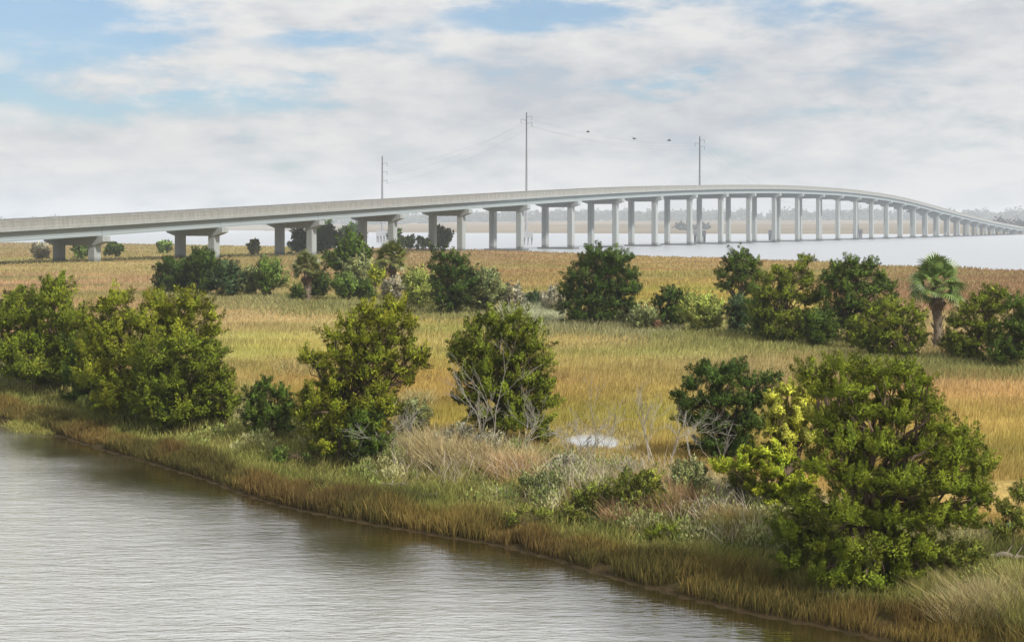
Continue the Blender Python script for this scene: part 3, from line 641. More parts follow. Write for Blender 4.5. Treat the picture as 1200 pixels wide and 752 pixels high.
mid('marsh_shrub', 'silvery shrub in front of the dark broad leaved tree', 'shrub', (420, 340), auto(403, 436, 300, 338, 5, 9), 'sage', 39, up=1.0)
mid('marsh_shrub', 'bright green low shrub between the two small palms', 'shrub', (402, 353), auto(385, 424, 322, 353, 6, 10), 'leaf', 40)
mid('cedar_bush', 'small dark round bush in front of the second palm', 'bush', (428, 353), auto(414, 441, 328, 353, 5, 11), 'cedar_dark', 41)
mid('marsh_shrub', 'yellowish shrub under the left side of the second palm', 'shrub', (439, 346), auto(429, 452, 309, 335, 4, 12), 'lime', 42)
mid('marsh_shrub', 'grey straggly shrub under the right side of the second palm', 'shrub', (460, 352), auto(444, 478, 325, 351, 5, 13), 'silver', 43, up=1.2, wr=.25)
mid('marsh_shrub', 'light olive shrub left of the dense dark hammock cedar', 'shrub', (492, 363), auto(472, 512, 317, 362, 7, 14), 'pale', 44, up=1.0)
mid('cedar_tree', 'dense dark upright cedar standing alone left of centre in the hammock', 'tree', (530, 369), [(522, 301, 14, 8), (536, 305, 12, 8), (514, 314, 12, 10), (545, 318, 11, 9), (530, 320, 18, 12), (512, 332, 10, 12), (550, 330, 9, 11), (532, 338, 20, 13), (516, 350, 12, 12), (542, 350, 12, 12), (528, 358, 16, 9)], 'cedar_deep', 45)
mid('marsh_shrub', 'grey-green loose shrub right of the dense upright cedar', 'shrub', (568, 368), auto(546, 592, 316, 367, 8, 15), 'sage', 46, up=1.0)
mid('cedar_bush', 'tiny dark bush among pale grass left of the round hammock cedar', 'bush', (625, 366), auto(614, 636, 339, 365, 4, 16), 'blue', 47)
mid('marsh_shrub', 'pale straw coloured shrub beside the tiny dark bush', 'shrub', (600, 368), auto(585, 618, 338, 366, 5, 17), 'silver', 48, up=1.4, wr=.22)
mid('marsh_shrub', 'pale straw coloured shrub touching the round cedar on its left', 'shrub', (645, 370), auto(632, 662, 335, 369, 5, 18), 'silver', 49, up=1.4, wr=.22)
mid('cedar_tree', 'big round dark cedar in the middle of the hammock', 'tree', (700, 384), [(700, 298, 20, 8), (722, 303, 18, 9), (688, 308, 16, 9), (712, 316, 26, 12), (738, 322, 12, 11), (678, 324, 16, 12), (742, 340, 10, 11), (700, 334, 26, 13), (728, 340, 20, 13), (668, 342, 14, 12), (690, 352, 24, 13), (722, 356, 20, 12), (664, 358, 10, 11), (740, 358, 9, 10), (680, 370, 18, 11), (704, 370, 18, 11)], 'cedar_deep', 50)
mid('marsh_shrub', 'low grey-green shrub at the right foot of the round cedar', 'shrub', (725, 384), auto(705, 748, 362, 384, 5, 19), 'sage', 51)
mid('cedar_tree', 'small dark cedar right of the big round hammock cedar', 'tree', (786, 386), [(788, 341, 10, 6), (780, 349, 12, 8), (798, 350, 9, 9), (772, 356, 8, 8), (788, 362, 16, 10), (802, 362, 6, 8), (776, 372, 10, 9), (794, 374, 11, 9)], 'cedar_deep', 52)
mid('marsh_shrub', 'reddish brown dead shrub at the left foot of the small dark cedar', 'shrub', (768, 388), auto(761, 778, 374, 388, 3, 20), 'russet', 53, wr=.25)
mid('marsh_shrub', 'bright yellow-green shrub right of the small dark cedar', 'shrub', (822, 392), auto(795, 852, 345, 391, 8, 21), 'pale', 54, wr=.4)
mid('cedar_tree', 'slim cedar with a bare lower trunk rising above the yellow-green shrub', 'tree', (866, 388), [(868, 299, 12, 6), (858, 306, 10, 6), (882, 308, 10, 7), (868, 314, 20, 9), (848, 322, 9, 7), (888, 324, 8, 8), (866, 326, 18, 9), (850, 335, 10, 7), (878, 338, 12, 8)], 'cedar_dark', 55)
mid('cedar_bush', 'dark blue-green bush under the slim cedar', 'bush', (864, 394), auto(848, 880, 345, 393, 6, 22), 'blue', 56)
mid('cedar_tree', 'feathery cedar left of the two broad ones near the tall palm', 'tree', (918, 403), [(945, 305, 11, 5), (936, 315, 12, 7), (912, 318, 9, 6), (900, 328, 11, 8), (924, 328, 16, 10), (945, 330, 12, 10), (895, 345, 12, 10), (918, 346, 20, 12), (945, 350, 16, 12), (890, 366, 12, 12), (912, 370, 20, 13), (940, 374, 18, 13), (900, 388, 16, 9), (928, 392, 20, 9)], 'cedar', 57)
mid('cedar_tree', 'broad dense cedar right of the feathery one near the tall palm', 'tree', (995, 404), [(996, 307, 11, 5), (1018, 311, 12, 6), (980, 313, 12, 6), (1004, 320, 22, 9), (1032, 324, 12, 8), (970, 326, 13, 9), (1042, 336, 9, 8), (990, 336, 22, 11), (1020, 340, 20, 11), (966, 346, 13, 11), (1044, 350, 8, 7), (998, 356, 24, 12), (972, 366, 15, 12), (1026, 362, 16, 11), (990, 378, 20, 12), (968, 386, 14, 11), (1012, 384, 16, 12)], 'cedar_dark', 58)
mid('cedar_bush', 'olive rounded bush at the left of the tall palm trunk', 'bush', (1045, 423), [(1040, 359, 16, 7), (1060, 362, 14, 8), (1022, 368, 13, 9), (1078, 372, 10, 10), (1045, 376, 24, 12), (1014, 386, 11, 11), (1072, 388, 14, 12), (1040, 394, 22, 13), (1012, 402, 9, 10), (1076, 402, 12, 10), (1030, 410, 18, 9), (1058, 410, 18, 9)], 'cedar', 59)
mid('cedar_bush', 'low dark bush joining the feathery cedar and the broad dense cedar', 'bush', (956, 408), auto(936, 980, 366, 407, 5, 41), 'cedar_dark', 62)
mid('cedar_bush', 'low olive bush between the broad dense cedar and the rounded bush', 'bush', (1012, 412), auto(990, 1034, 376, 411, 5, 42), 'cedar', 63)
mid('marsh_shrub', 'grey-green shrub joining the slim cedar and the feathery cedar', 'shrub', (890, 399), auto(872, 908, 340, 398, 7, 43), 'leaf', 64)
mid('marsh_shrub', 'low olive shrub right of the palm trunk foot', 'shrub', (1112, 418), auto(1098, 1130, 388, 417, 5, 44), 'olive', 65)
mid('marsh_shrub', 'low pale shrub right of the round hammock cedar', 'shrub', (752, 388), auto(738, 770, 358, 387, 5, 45), 'sage', 66)
mid('cedar_bush', 'large olive bush right of the tall palm trunk', 'bush', (1145, 426), [(1162, 342, 12, 6), (1176, 347, 12, 7), (1148, 352, 12, 8), (1134, 364, 14, 10), (1165, 362, 20, 12), (1122, 378, 12, 11), (1150, 382, 22, 13), (1118, 396, 10, 11), (1140, 402, 18, 12), (1165, 395, 18, 14), (1125, 412, 12, 9), (1145, 415, 16, 8)], 'cedar', 60)
mid('cedar_bush', 'darker bush cut by the right edge beyond the tall palm', 'bush', (1180, 433), [(1188, 358, 14, 9), (1202, 366, 14, 12), (1186, 380, 18, 14), (1205, 390, 18, 16), (1180, 404, 18, 13), (1168, 416, 14, 11), (1198, 414, 20, 14), (1215, 380, 18, 24)], 'cedar_dark', 61)

FARG = 'trees near the left part of the bridge'
def fartree(label, b, box, n, pal, seed, name='live_oak', cat='tree', **kw):
    d = dict(lpx=3.2, rspx=4.5, dens=2.2, wr=.6); d.update(kw); tree(name, label, cat, b, auto(*box, n, seed), pal, seed, FARG, **d)
fartree('dark tree between the second pair of bridge columns', (356, 298), (334, 378, 268, 298), 6, 'blue', 71)
fartree('dark tree right behind the third bridge pier', (382, 296), (362, 398, 263, 296), 6, 'cedar_deep', 72)
fartree('dark tree between the third and fourth bridge piers', (416, 293), (396, 436, 264, 291), 6, 'blue', 73)
fartree('small dark tree left of the fourth pair of columns', (462, 292), (455, 471, 269, 291), 4, 'cedar_deep', 74)
fartree('low olive thicket tree under the fourth bridge span', (484, 294), (468, 505, 277, 293), 5, 'leaf', 75)
fartree('dark tree between the fifth pair of bridge columns', (516, 293), (504, 532, 266, 292), 5, 'cedar_deep', 76)
fartree('round green bush right of the first pair of bridge columns', (131, 301), (121, 144, 285, 300), 4, 'cedar_dark', 77, 'marsh_bush', 'bush')
fartree('olive bush between the first pair of bridge columns', (97, 303), (84, 106, 284, 302), 4, 'leaf', 78, 'marsh_bush', 'bush')
fartree('small bush left of the second pair of bridge columns', (191, 297), (182, 202, 283, 296), 4, 'leaf', 79, 'marsh_bush', 'bush')
fartree('thin upright bush left of the third bridge pier', (297, 300), (291, 304, 282, 299), 4, 'sage', 80, 'marsh_bush', 'bush')
fartree('pale twiggy bush left of the first pair of bridge columns', (48, 305), (38, 60, 285, 304), 4, 'silver', 81, 'marsh_bush', 'bush', wr=.2)

# woods across the bay
def build_woods():
    rng = np.random.default_rng(9)
    def blob_tree(c, w, h, n, px_m, col):
        lob = []
        for _ in range(n):
            u = rng.uniform(-1, 1); v = rng.uniform(.3, 1)
            lob.append((c + np.array([u * w * .35, rng.uniform(-.35, .35) * w, h * v * .8]), np.array([w * .3, w * .3, h * .2]) * rng.uniform(.8, 1.2)))
        return crown_np(lob, rng, px_m, col, lpx=2.6, wr=.9, rspx=3, up=.4, dens=.7, fill=.2)
    Vs, Fs, Cs, off = [], [], [], 0
    for row in range(2):
        for i in range(240):
            u = rng.uniform(-.52, .52); y = 3300 + row * 260 + rng.uniform(-110, 110)
            if u < -.2: y += 500 * (-.2 - u) / .3
            X = u * y; e = float(far_h(X, y)) - 1
            h = rng.uniform(12, 18) * (1 + .25 * (fbm(X * .004, row * 3.0, 2) - .5) * 2) + 4 * row + (3 if u > .2 else 0) - (6 if u < -.22 else 0)
            V, Fc, C_, Nn = blob_tree(np.array([X, y, e]), rng.uniform(28, 48), h * 1.05, 4, y / F, alb(86, 96, 66))
            Vs.append(V); Fs.append(Fc + off); Cs.append(C_); off += len(V)
    tag(obj('far_woods', mesh_np('far_woods', np.concatenate(Vs), np.concatenate(Fs), np.concatenate(Cs)), LEAF), 'hazy blue line of woods along the far shore', 'woods', kind='stuff')
    k = 0
    for (x, y0, w, h, lab) in [(803, 1650, 22, 5.5, 'low clump of trees on the far marsh, left of its pair under the bridge'), (826, 1700, 16, 4.5, 'low clump of trees on the far marsh, right of its pair under the bridge'),
                               (1174, 1480, 16, 13, 'far tree at the right end of the bridge, leftmost of three'), (1186, 1500, 15, 11, 'far tree at the right end of the bridge, middle of three'), (1197, 1470, 18, 10, 'far tree at the right end of the bridge, rightmost of three')]:
        X = (x - 600) / F * y0; B = np.array([X, y0, float(far_h(X, y0))]); r = empty('far_tree', tuple(B)); tag(r, lab, 'tree', 'far trees on the opposite shore')
        V, Fc, C_, Nn = blob_tree(B, w, h, 6, y0 / F, alb(60, 72, 46)); obj('crown', mesh_np('crown', V - B, Fc, C_, nrm=Nn), CROWN, r)
        m = MB(); m.tube([(0, 0, -1), (0, 0, h * .6)], [.5, .3], 6); obj('trunk', m.mesh('trunk'), BARK, r)
build_woods()

# ------------------------------------------------------------------ palms
PALMG = mat_leaf('palm_leaf', .2, .45, .4)
TRK = mat_plain('palm_trunk_fibre', alb(128, 116, 100), .95, .4, 7, .03, .1)
def frond_mesh(rng, L_, col, droop, n=17):
    """fan frond: stalk along +x then blades spread in a folded fan that arches down"""
    V, Fc, C_ = [], [], []
    st = .62 * L_
    a = MB(); P = [np.array([t * st, 0, -droop * .15 * (t * st) ** 2]) for t in (0, .5, 1)]; a.tube(P, [.022, .018, .014], 4)
    V += [tuple(v) for v in a.v]; Fc += a.f; C_ += [col * 1.1] * len(a.v)
    tip0 = P[-1]
    for i in range(n):
        th = (i / (n - 1) - .5) * 2 * 1.75; bl = L_ * (.62 - .16 * abs(th) / 1.75) * rng.uniform(.9, 1.1)
        d = np.array([cos(th), sin(th), 0]); w = .034 * L_ / 1.2
        side = np.array([-sin(th), cos(th), 0]); pts = []
        for t in (0, .45, .8, 1):
            z = .18 * bl * sin(pi * min(t * 1.1, 1)) - droop * bl * t ** 2.2 * (.55 + .3 * abs(th) / 1.75); pts.append(tip0 + d * bl * t * (1 - .15 * t) + np.array([0, 0, z]))
        n0 = len(V); wid = [w * .5, w, w * .7, w * .08]; fold = np.array([0, 0, .35])
        for p, ww in zip(pts, wid): V += [tuple(p + side * ww + fold * ww), tuple(p - side * ww + fold * ww)]
        for q in range(3): Fc.append([n0 + 2 * q, n0 + 2 * q + 1, n0 + 2 * q + 3, n0 + 2 * q + 2])
        cc = col * rng.uniform(.8, 1.2); C_ += [cc] * 8
    me = bpy.data.meshes.new('frond'); me.from_pydata(V, [], Fc); me.update()
    at = me.color_attributes.new('Col', 'FLOAT_COLOR', 'POINT'); c4 = np.ones((len(V), 4), np.float32); c4[:, :3] = np.array(C_); at.data.foreach_set('color', c4.ravel())
    me.materials.append(PALMG); return me
def palm(label, bpx, crown_px, rpx, green, dead, seed, rt=.2, skirt=10):
    rng = np.random.default_rng(seed); B = base(*bpx); z0 = B[1]; mpp = z0 / F
    top = np.array([(crown_px[0] - 600) * mpp, z0, H - (crown_px[1] - HZ) * mpp]); R = rpx * mpp
    r = empty('palm_tree', tuple(B)); tag(r, label, 'palm')
    T = top - B; m = MB(); n = 9; pts = [T * t + np.array([.06 * sin(3 * t), 0, 0]) for t in np.linspace(-.04, 1.0, n)]
    m.tube(pts, [rt * (1.15 if i == 0 else 1.0 + .12 * i / n) for i in range(n)], 12); trunk = obj('trunk', m.mesh('trunk', True), TRK, r)
    bm = MB(); bm.tube([(0, 0, 0), (.06, 0, .12), (.16, 0, .30)], [.055, .05, .02], 5); bme = bm.mesh('leaf_base'); bme.materials.append(TRK)
    nb = int(T[2] / .11)
    for i in range(nb):                                   # old leaf bases criss-crossing the trunk
        t = .06 + .92 * i / nb; p = T * t + np.array([.06 * sin(3 * t), 0, 0]); a = i * 2.4
        o = obj('leaf_base', bme, None, trunk, tuple(p + np.array([cos(a), sin(a), 0]) * rt * .93)); o.rotation_euler = (0, 0, a); o.scale = (rt / .2,) * 3
    gm = [frond_mesh(rng, R * .78, green * rng.uniform(.85, 1.2), d) for d in (.02, .10, .24)]
    dm = [frond_mesh(rng, R * .6, dead, .9, 11)]
    N_ = 48
    for i in range(N_):
        f = (i + .5) / N_; el = radians(86 - 112 * f); a = i * 2.39996 + rng.normal() * .25
        o = obj('frond', gm[min(2, int(f * 3))], None, r, tuple(T + np.array([0, 0, .12 - .25 * f]))); o.rotation_euler = (rng.normal() * .7, -el, a); o.scale = (rng.uniform(.8, 1.12),) * 3
    for i in range(skirt):
        a = i * 2.39996 + 1; o = obj('dead_frond', dm[0], None, r, tuple(T + np.array([0, 0, -.2]))); o.rotation_euler = (rng.normal() * .3, radians(48 + 22 * rng.random()), a); o.scale = (rng.uniform(.75, 1.0),) * 3
PG = alb(122, 146, 72); PD = alb(122, 98, 70)
palm('tall fan palm with a rough pale trunk at the right of the hammock', (1098, 409), (1097, 336), 41, PG, PD, 1, .21, 8)
palm('small fan palm with a brown skirt, left of the two small palms', (360, 353), (359, 316), 25, alb(112, 118, 56), PD, 2, .24, 16)
palm('small round headed fan palm, right of the two small palms', (461, 350), (459, 304), 25, alb(118, 126, 52), PD, 3, .24, 10)

# ------------------------------------------------------------------ dead shrubs, driftwood, yucca
def dead_shrub(label, b, hpx, spread, seed, n=3, name='dead_shrub', lean=0., r0=.022, lev=4):
    rng = np.random.default_rng(seed); B = base(*b); mpp = B[1] / F; h = hpx * mpp; m = MB()
    def grow(p, d, L_, r, l):
        q = [p]; dd = d
        for i in range(3):
            dd = unit(dd + rng.normal(size=3) * .16 + np.array([0, 0, .03])); q.append(q[-1] + dd * L_ / 3)
        m.tube(q, np.linspace(r, r * .62, 4), 5 if l > 2 else 4, False)
        if l == 0: return
        for k in range(rng.integers(2, 4)):
            j = rng.integers(1, 4); nd = unit(dd + rng.normal(size=3) * spread * .8); nd[2] = nd[2] * .9 + .15
            grow(q[j], unit(nd), L_ * rng.uniform(.55, .8), max(r * .62, .0038), l - 1)
    for i in range(n):
        a = rng.uniform(0, 2 * pi); grow(np.array([cos(a) * .08, sin(a) * .08, -.08]), unit(np.array([cos(a) * .22 + lean, sin(a) * .22, 1.0])), h * rng.uniform(.38, .55), r0 * rng.uniform(.8, 1.2), lev)
    o = obj(name, m.mesh(name), DEADW, None, tuple(B)); tag(o, label, 'dead shrub', 'bare dead shrubs on the bank')
dl = [((2, 415), 60, .5, 'bleached bare branches at the left edge before the leftmost cedar'), ((456, 544), 92, .6, 'bare grey branches at the right foot of the tall open cedar'), ((484, 538), 72, .6, 'short bare branches right of the tall open cedar'),
      ((548, 534), 84, .5, 'bare pale stems before the left side of the dome shaped cedar'), ((571, 535), 104, .35, 'tall bare pale trunk before the middle of the dome shaped cedar'), ((611, 534), 74, .5, 'white branching dead shrub before the right side of the dome shaped cedar'),
      ((673, 542), 46, .4, 'thin bare stems at the left end of the bright pool'), ((686, 545), 64, .4, 'bare stems in front of the bright pool'), ((702, 536), 74, .3, 'slender bare stem with twigs behind the bright pool'),
      ((764, 552), 100, .45, 'tallest bare shrub with a pale twiggy top right of the bright pool'), ((784, 552), 82, .45, 'leaning bare stem just left of the dark green cedar'), ((818, 562), 92, .5, 'bare forked branches in front of the dark green cedar'),
      ((846, 606), 48, .9, 'white tangle of dead branches lying below the dark green cedar'), ((872, 604), 44, .9, 'dead tangled branches beside the lime green shrub'), ((766, 607), 26, .8, 'small white dead clump low on the bank under the bare shrubs'), ((742, 574), 44, .6, 'low bare twigs between the pool and the dead tangle')]
for i, (b, hp, sp, lab) in enumerate(dl): dead_shrub(lab, b, hp * 1.1, sp, 200 + i, n=2 if hp > 70 else 3, r0=.015 if hp > 70 else .011, lev=4)
LOGM = mat_plain('grey_driftwood', alb(136, 126, 112), .95, .25, 6, .01, .1)
def driftwood(label, b, Lpx, ang, r, seed):
    rng = np.random.default_rng(seed); B = base(*b); L_ = Lpx * B[1] / F; m = MB(); d = np.array([cos(ang), sin(ang), 0])
    pts = [d * L_ * t + np.array([0, 0, .05 + rng.normal() * .02]) for t in np.linspace(-.5, .5, 7)]; m.tube(pts, r * np.array([.6, .9, 1, 1, .85, .6, .3]), 8)
    for t in (-.1, .2): m.tube([d * L_ * t + np.array([0, 0, .05]), d * L_ * (t + .1) + np.array([.05, .05, .2]), d * L_ * (t + .2) + np.array([.06, .1, .3])], [r * .3, r * .2, r * .08], 5)
    o = obj('driftwood_log', m.mesh('driftwood_log', True), LOGM, None, tuple(B + np.array([0, 0, .12]))); tag(o, label, 'driftwood', 'driftwood on the creek bank')
driftwood('pale driftwood log at the water edge below the biggest cedar', (985, 716), 48, -.5, .05, 1)
driftwood('thin grey branch lying in the bank grass below the dome shaped cedar', (462, 577), 42, -.4, .028, 2)
driftwood('short grey branch lying in russet grass right of the thin one', (505, 588), 26, .3, .025, 3)
driftwood('grey log at the right edge beyond the biggest cedar', (1182, 662), 40, -.2, .06, 4)
def yucca(label, b, hpx, seed):
    rng = np.random.default_rng(seed); B = base(*b); h = hpx * B[1] / F; r = empty('yucca', tuple(B)); tag(r, label, 'yucca')
    me = None; V = []; w = .022
    for t, ww in ((0, .7), (.5, 1), (.85, .5), (1, .05)): V += [(-w * ww, t * .25 * h * t, t * h), (w * ww, t * .25 * h * t, t * h)]
    me = mesh_np('leaf_blade', np.array(V), np.array([[0, 1, 3, 2], [2, 3, 5, 4], [4, 5, 7, 6]]), np.tile(alb(140, 158, 104), (8, 1))); me.materials.append(PALMG)
    for i in range(26):
        o = obj('leaf_blade', me, None, r, (0, 0, 0)); o.rotation_euler = (-rng.uniform(.05, 1.2), 0, i * 2.4); o.scale = (1, 1, rng.uniform(.7, 1.1))
    m = MB(); m.tube([(0, 0, -.1), (0, 0, .12)], [.05, .04], 6); obj('stem', m.mesh('stem'), BARK, r)
yucca('spiky yucca in grass right of the biggest cedar', (1166, 632), 30, 1)
yucca('smaller spiky yucca nearer the right edge', (1184, 626), 22, 2)

# ------------------------------------------------------------------ grasses (uncountable)
def blades(P, h, w, rng, col, lean=.35, wind=(.12, -.05), tipc=1.15, simple=False):
    n = len(P); a = rng.uniform(0, 2 * pi, n); d = np.stack([np.cos(a), np.sin(a), np.zeros(n)], 1)
    ln = rng.normal(size=(n, 2)) * lean * h[:, None]; tip = P + np.stack([ln[:, 0] + wind[0] * h, ln[:, 1] + wind[1] * h, h], 1)
    if simple:
        V = np.stack([P - d * w[:, None] * .6, P + d * w[:, None] * .6, tip], 1).reshape(-1, 3); i = np.arange(n) * 3
        C_ = np.repeat(col, 3, axis=0).reshape(n, 3, 3); C_[:, 2] *= tipc
        return V, np.stack([i, i + 1, i + 2], 1), np.clip(C_.reshape(-1, 3), .004, .8)
    mid_ = P + (tip - P) * .55 + np.stack([np.zeros(n), np.zeros(n), .10 * h], 1)
    V = np.stack([P, mid_ + d * w[:, None] * .5, tip, mid_ - d * w[:, None] * .5], 1).reshape(-1, 3)
    i = np.arange(n) * 4; Fc = np.concatenate([np.stack([i, i + 1, i + 3], 1), np.stack([i + 1, i + 2, i + 3], 1)])
    C_ = np.repeat(col, 4, axis=0).reshape(n, 4, 3); C_[:, 2] *= tipc
    return V, Fc, np.clip(C_.reshape(-1, 3), .004, .8)
def sample_px(n, rng, y0, y1, e, umax=.46):
    y = rng.uniform(y0, y1, n); z = F * (H - e) / (y - HZ); X = rng.uniform(-umax, umax, n) * z; return X, z
def grass():
    rng = np.random.default_rng(21)
    # cordgrass fringe standing along the water edge
    n = 130000; xs = np.interp(rng.random(n), np.linspace(0, 1, len(SHX) - 2), SHX[1:-1]); xs = rng.choice(np.linspace(-45, 12, 4000), n) + rng.normal(size=n) * .02
    s = rng.gamma(2.0, .27, n) + .04; Y = np.interp(xs, SHX, SHY) + s / .68
    keep = (s < 1.7) & (np.abs(xs / Y) < .5) & (fbm(xs * 1.4, Y * 1.4, 2) > .27); xs, Y, s = xs[keep], Y[keep], s[keep]
    P = np.stack([xs, Y, gh(xs, Y) - .02], 1); h = rng.uniform(.2, .5, len(P)) * (.4 + 1.0 * fbm(xs * .9 + 4, Y * .9, 2)); w = Y / F * .95 * rng.uniform(.7, 1.3, len(P))
    c = bank_col(P, rng) * rng.uniform(.65, 1.35, (len(P), 1))
    V, Fc, C_ = blades(P, h, w, rng, c, .22, (.10, -.02)); tag(obj('cordgrass', mesh_np('cordgrass', V, Fc, C_), GRASSM), 'brown-gold cordgrass fringe along the water edge', 'grass', kind='stuff')
    # mixed bank grass
    X, Y = sample_px(420000, rng, 420, 760, .5); s = shore_s(X, Y); clump = fbm(X * .9 + 50, Y * .9, 3)
    keep = (s > .7) & (Y > 20) & (np.abs(X) < 200) & (s < 9 + rng.normal(size=len(s))) & (pond_d(X, Y) > 1.2 - .6 * rng.random(len(X)) ** 2) & (clump > .22); X, Y, s, clump = X[keep], Y[keep], s[keep], clump[keep]
    P = np.stack([X, Y, gh(X, Y) - .02], 1); h = rng.uniform(.1, .42, len(P)) * (.2 + 1.5 * clump); h *= np.clip(.2 + .5 * (pond_d(X, Y + 1.0) - .9), .2, 1); w = Y / F * .85 * rng.uniform(.7, 1.4, len(P))
    c = bank_col(P, rng) * rng.uniform(.5, 1.35, (len(P), 1)); t = sstep(6.2, 8.5, s)[:, None]; c = c + (meadow_col(P) - c) * t
    V, Fc, C_ = blades(P, h, w, rng, c, .4, (.12, -.05)); tag(obj('bank_grass', mesh_np('bank_grass', V, Fc, C_), GRASSM), 'tangled green and straw grass covering the creek bank', 'grass', kind='stuff')
    # meadow, near and far
    X, Y = sample_px(290000, rng, 345, 560, .5, .42); s = shore_s(X, Y); keep = (s > 8) & (pond_d(X, Y) > 1.25 - .6 * rng.random(len(X)) ** 2) & (bay_s(X, Y) > .5); X, Y = X[keep], Y[keep]
    P = np.stack([X, Y, gh(X, Y) - .02], 1); h = rng.uniform(.14, .4, len(P)) * (.6 + .8 * fbm(X * .25, Y * .25, 2)) * np.clip(.25 + .8 * (pond_d(X, Y) - 1), .25, 1); w = Y / F * .95 * rng.uniform(.7, 1.4, len(P))
    c = meadow_col(P) * rng.uniform(.72, 1.3, (len(P), 1)); V, Fc, C_ = blades(P, h, w, rng, c, .22, (.15, -.05), 1.1, True)
    tag(obj('meadow_grass', mesh_np('meadow_grass', V, Fc, C_), GRASSM), 'straw and yellow-green meadow grass between the bank and the hammock', 'grass', kind='stuff')
    X, Y = sample_px(150000, rng, 284, 350, .5, .42); keep = (bay_s(X, Y) > .3) & (shore_s(X, Y) > 8); X, Y = X[keep], Y[keep]
    P = np.stack([X, Y, gh(X, Y) - .02], 1); h = rng.uniform(.15, .45, len(P)) * (.6 + .8 * fbm(X * .12, Y * .12, 2)); w = Y / F * 1.3 * rng.uniform(.7, 1.4, len(P))
    c = meadow_col(P) * rng.uniform(.78, 1.22, (len(P), 1)); V, Fc, C_ = blades(P, h, w, rng, c, .2, (.15, -.05), 1.1, True)
    tag(obj('marsh_grass', mesh_np('marsh_grass', V, Fc, C_), GRASSM), 'tan marsh grass stretching from the hammock to the bay', 'grass', kind='stuff')
    # undergrowth of the hammock
    PP = []; HH = []; CC = []
    for (x0, x1, yb, c, hh) in [(175, 350, 350, (158, 146, 96), .5), (330, 600, 362, (146, 138, 84), .55), (560, 800, 382, (158, 146, 104), .6), (760, 1000, 400, (150, 142, 80), .5), (960, 1210, 425, (146, 138, 80), .5), (590, 660, 365, (190, 182, 150), .9)]:
        m = 9000; x = rng.uniform(x0, x1, m); y = yb + (x - .5 * (x0 + x1)) * .05 + rng.normal(size=m) * 6; z = F * (H - .5) / (y - HZ); X = (x - 600) / F * z
        PP.append(np.stack([X, z, gh(X, z) - .02], 1)); HH.append(rng.uniform(.3, 1, m) * hh * (.4 + 1.2 * fbm(X * .35, z * .35, 2))); CC.append(albg(*c) * rng.uniform(.5, 1.1, (m, 1)))
    P = np.concatenate(PP); h = np.concatenate(HH); w = P[:, 1] / F * 1.5; V, Fc, C_ = blades(P, h, w, rng, np.concatenate(CC), .45, simple=True)
    tag(obj('hammock_undergrowth', mesh_np('hammock_undergrowth', V, Fc, C_), GRASSM), 'tangled grass and weeds under the hammock trees', 'undergrowth', kind='stuff')
    # tall dry grass heaps and low herbs on the bank
    PP = []; HH = []; CC = []
    for (x, y, rx, ry, hpx, c) in [(520, 540, 42, 12, 44, (196, 184, 150)), (548, 528, 30, 10, 34, (186, 170, 136)), (604, 556, 34, 9, 32, (198, 176, 142)), (640, 564, 24, 8, 18, (186, 164, 128)), (735, 600, 30, 9, 34, (178, 150, 120)), (790, 596, 38, 10, 48, (184, 160, 128)), (830, 590, 30, 9, 36, (176, 158, 120)),
                                   (395, 560, 60, 10, 16, (150, 150, 90)), (290, 470, 26, 12, 26, (176, 170, 110)), (350, 430, 30, 8, 14, (180, 168, 120)), (470, 520, 24, 10, 34, (190, 178, 140)), (575, 545, 30, 8, 36, (192, 180, 146)), (625, 548, 24, 7, 24, (190, 176, 138)), (760, 580, 40, 9, 36, (180, 160, 122)), (715, 560, 24, 7, 20, (186, 170, 124)), (855, 612, 26, 8, 30, (182, 164, 128)), (90, 474, 50, 8, 12, (150, 150, 84)), (120, 480, 40, 8, 18, (140, 148, 84)), (1150, 700, 60, 14, 40, (186, 178, 140)), (1110, 680, 40, 10, 34, (170, 168, 112)), (1190, 690, 30, 10, 36, (180, 176, 126)), (870, 620, 40, 10, 26, (168, 160, 100)), (700, 582, 60, 10, 14, (160, 150, 104)), (490, 470, 20, 8, 22, (178, 168, 124)), (60, 480, 60, 8, 12, (150, 150, 88))]:
        m = int(21 * rx * ry * .35); aa = rng.uniform(0, 2 * pi, m); rr = np.sqrt(rng.random(m)); xx = x + rx * rr * np.cos(aa); yy = y + ry * rr * np.sin(aa); z = F * (H - .6) / (yy - HZ); X = (xx - 600) / F * z
        PP.append(np.stack([X, z, gh(X, z) - .02], 1)); HH.append(hpx * z / F * rng.uniform(.25, 1.0, m) * (1.1 - .45 * rr) * (.35 + 1.3 * fbm(X * 2.2, z * 1.6, 2))); CC.append(alb(*c) * np.array([1.42, 1.34, 1.12]) * rng.uniform(.45, 1.2, (m, 1)) * (1 + rng.normal(size=(m, 3)) * .05))
    P = np.concatenate(PP); h = np.concatenate(HH); w = P[:, 1] / F * 1.3; V, Fc, C_ = blades(P, h, w, rng, np.concatenate(CC), .6, (-.12, -.1), simple=True)
    tag(obj('tall_dry_grass', mesh_np('tall_dry_grass', V, Fc, C_), GRASSM), 'bleached tall dry grass heaps on the bank between the cedars', 'grass', kind='stuff')
    # bare stems tangled among the bank grass
    X, Y = sample_px(42000, rng, 470, 700, .6, .36); s = shore_s(X, Y); xp = 600 + F * X / Y
    keep = (s > 2.2) & (s < 7.5) & (xp > 430) & (xp < 905) & (fbm(X * .7 + 13, Y * .7 + 5, 2) > .47) & (pond_d(X, Y) > 1.3); X, Y = X[keep], Y[keep]
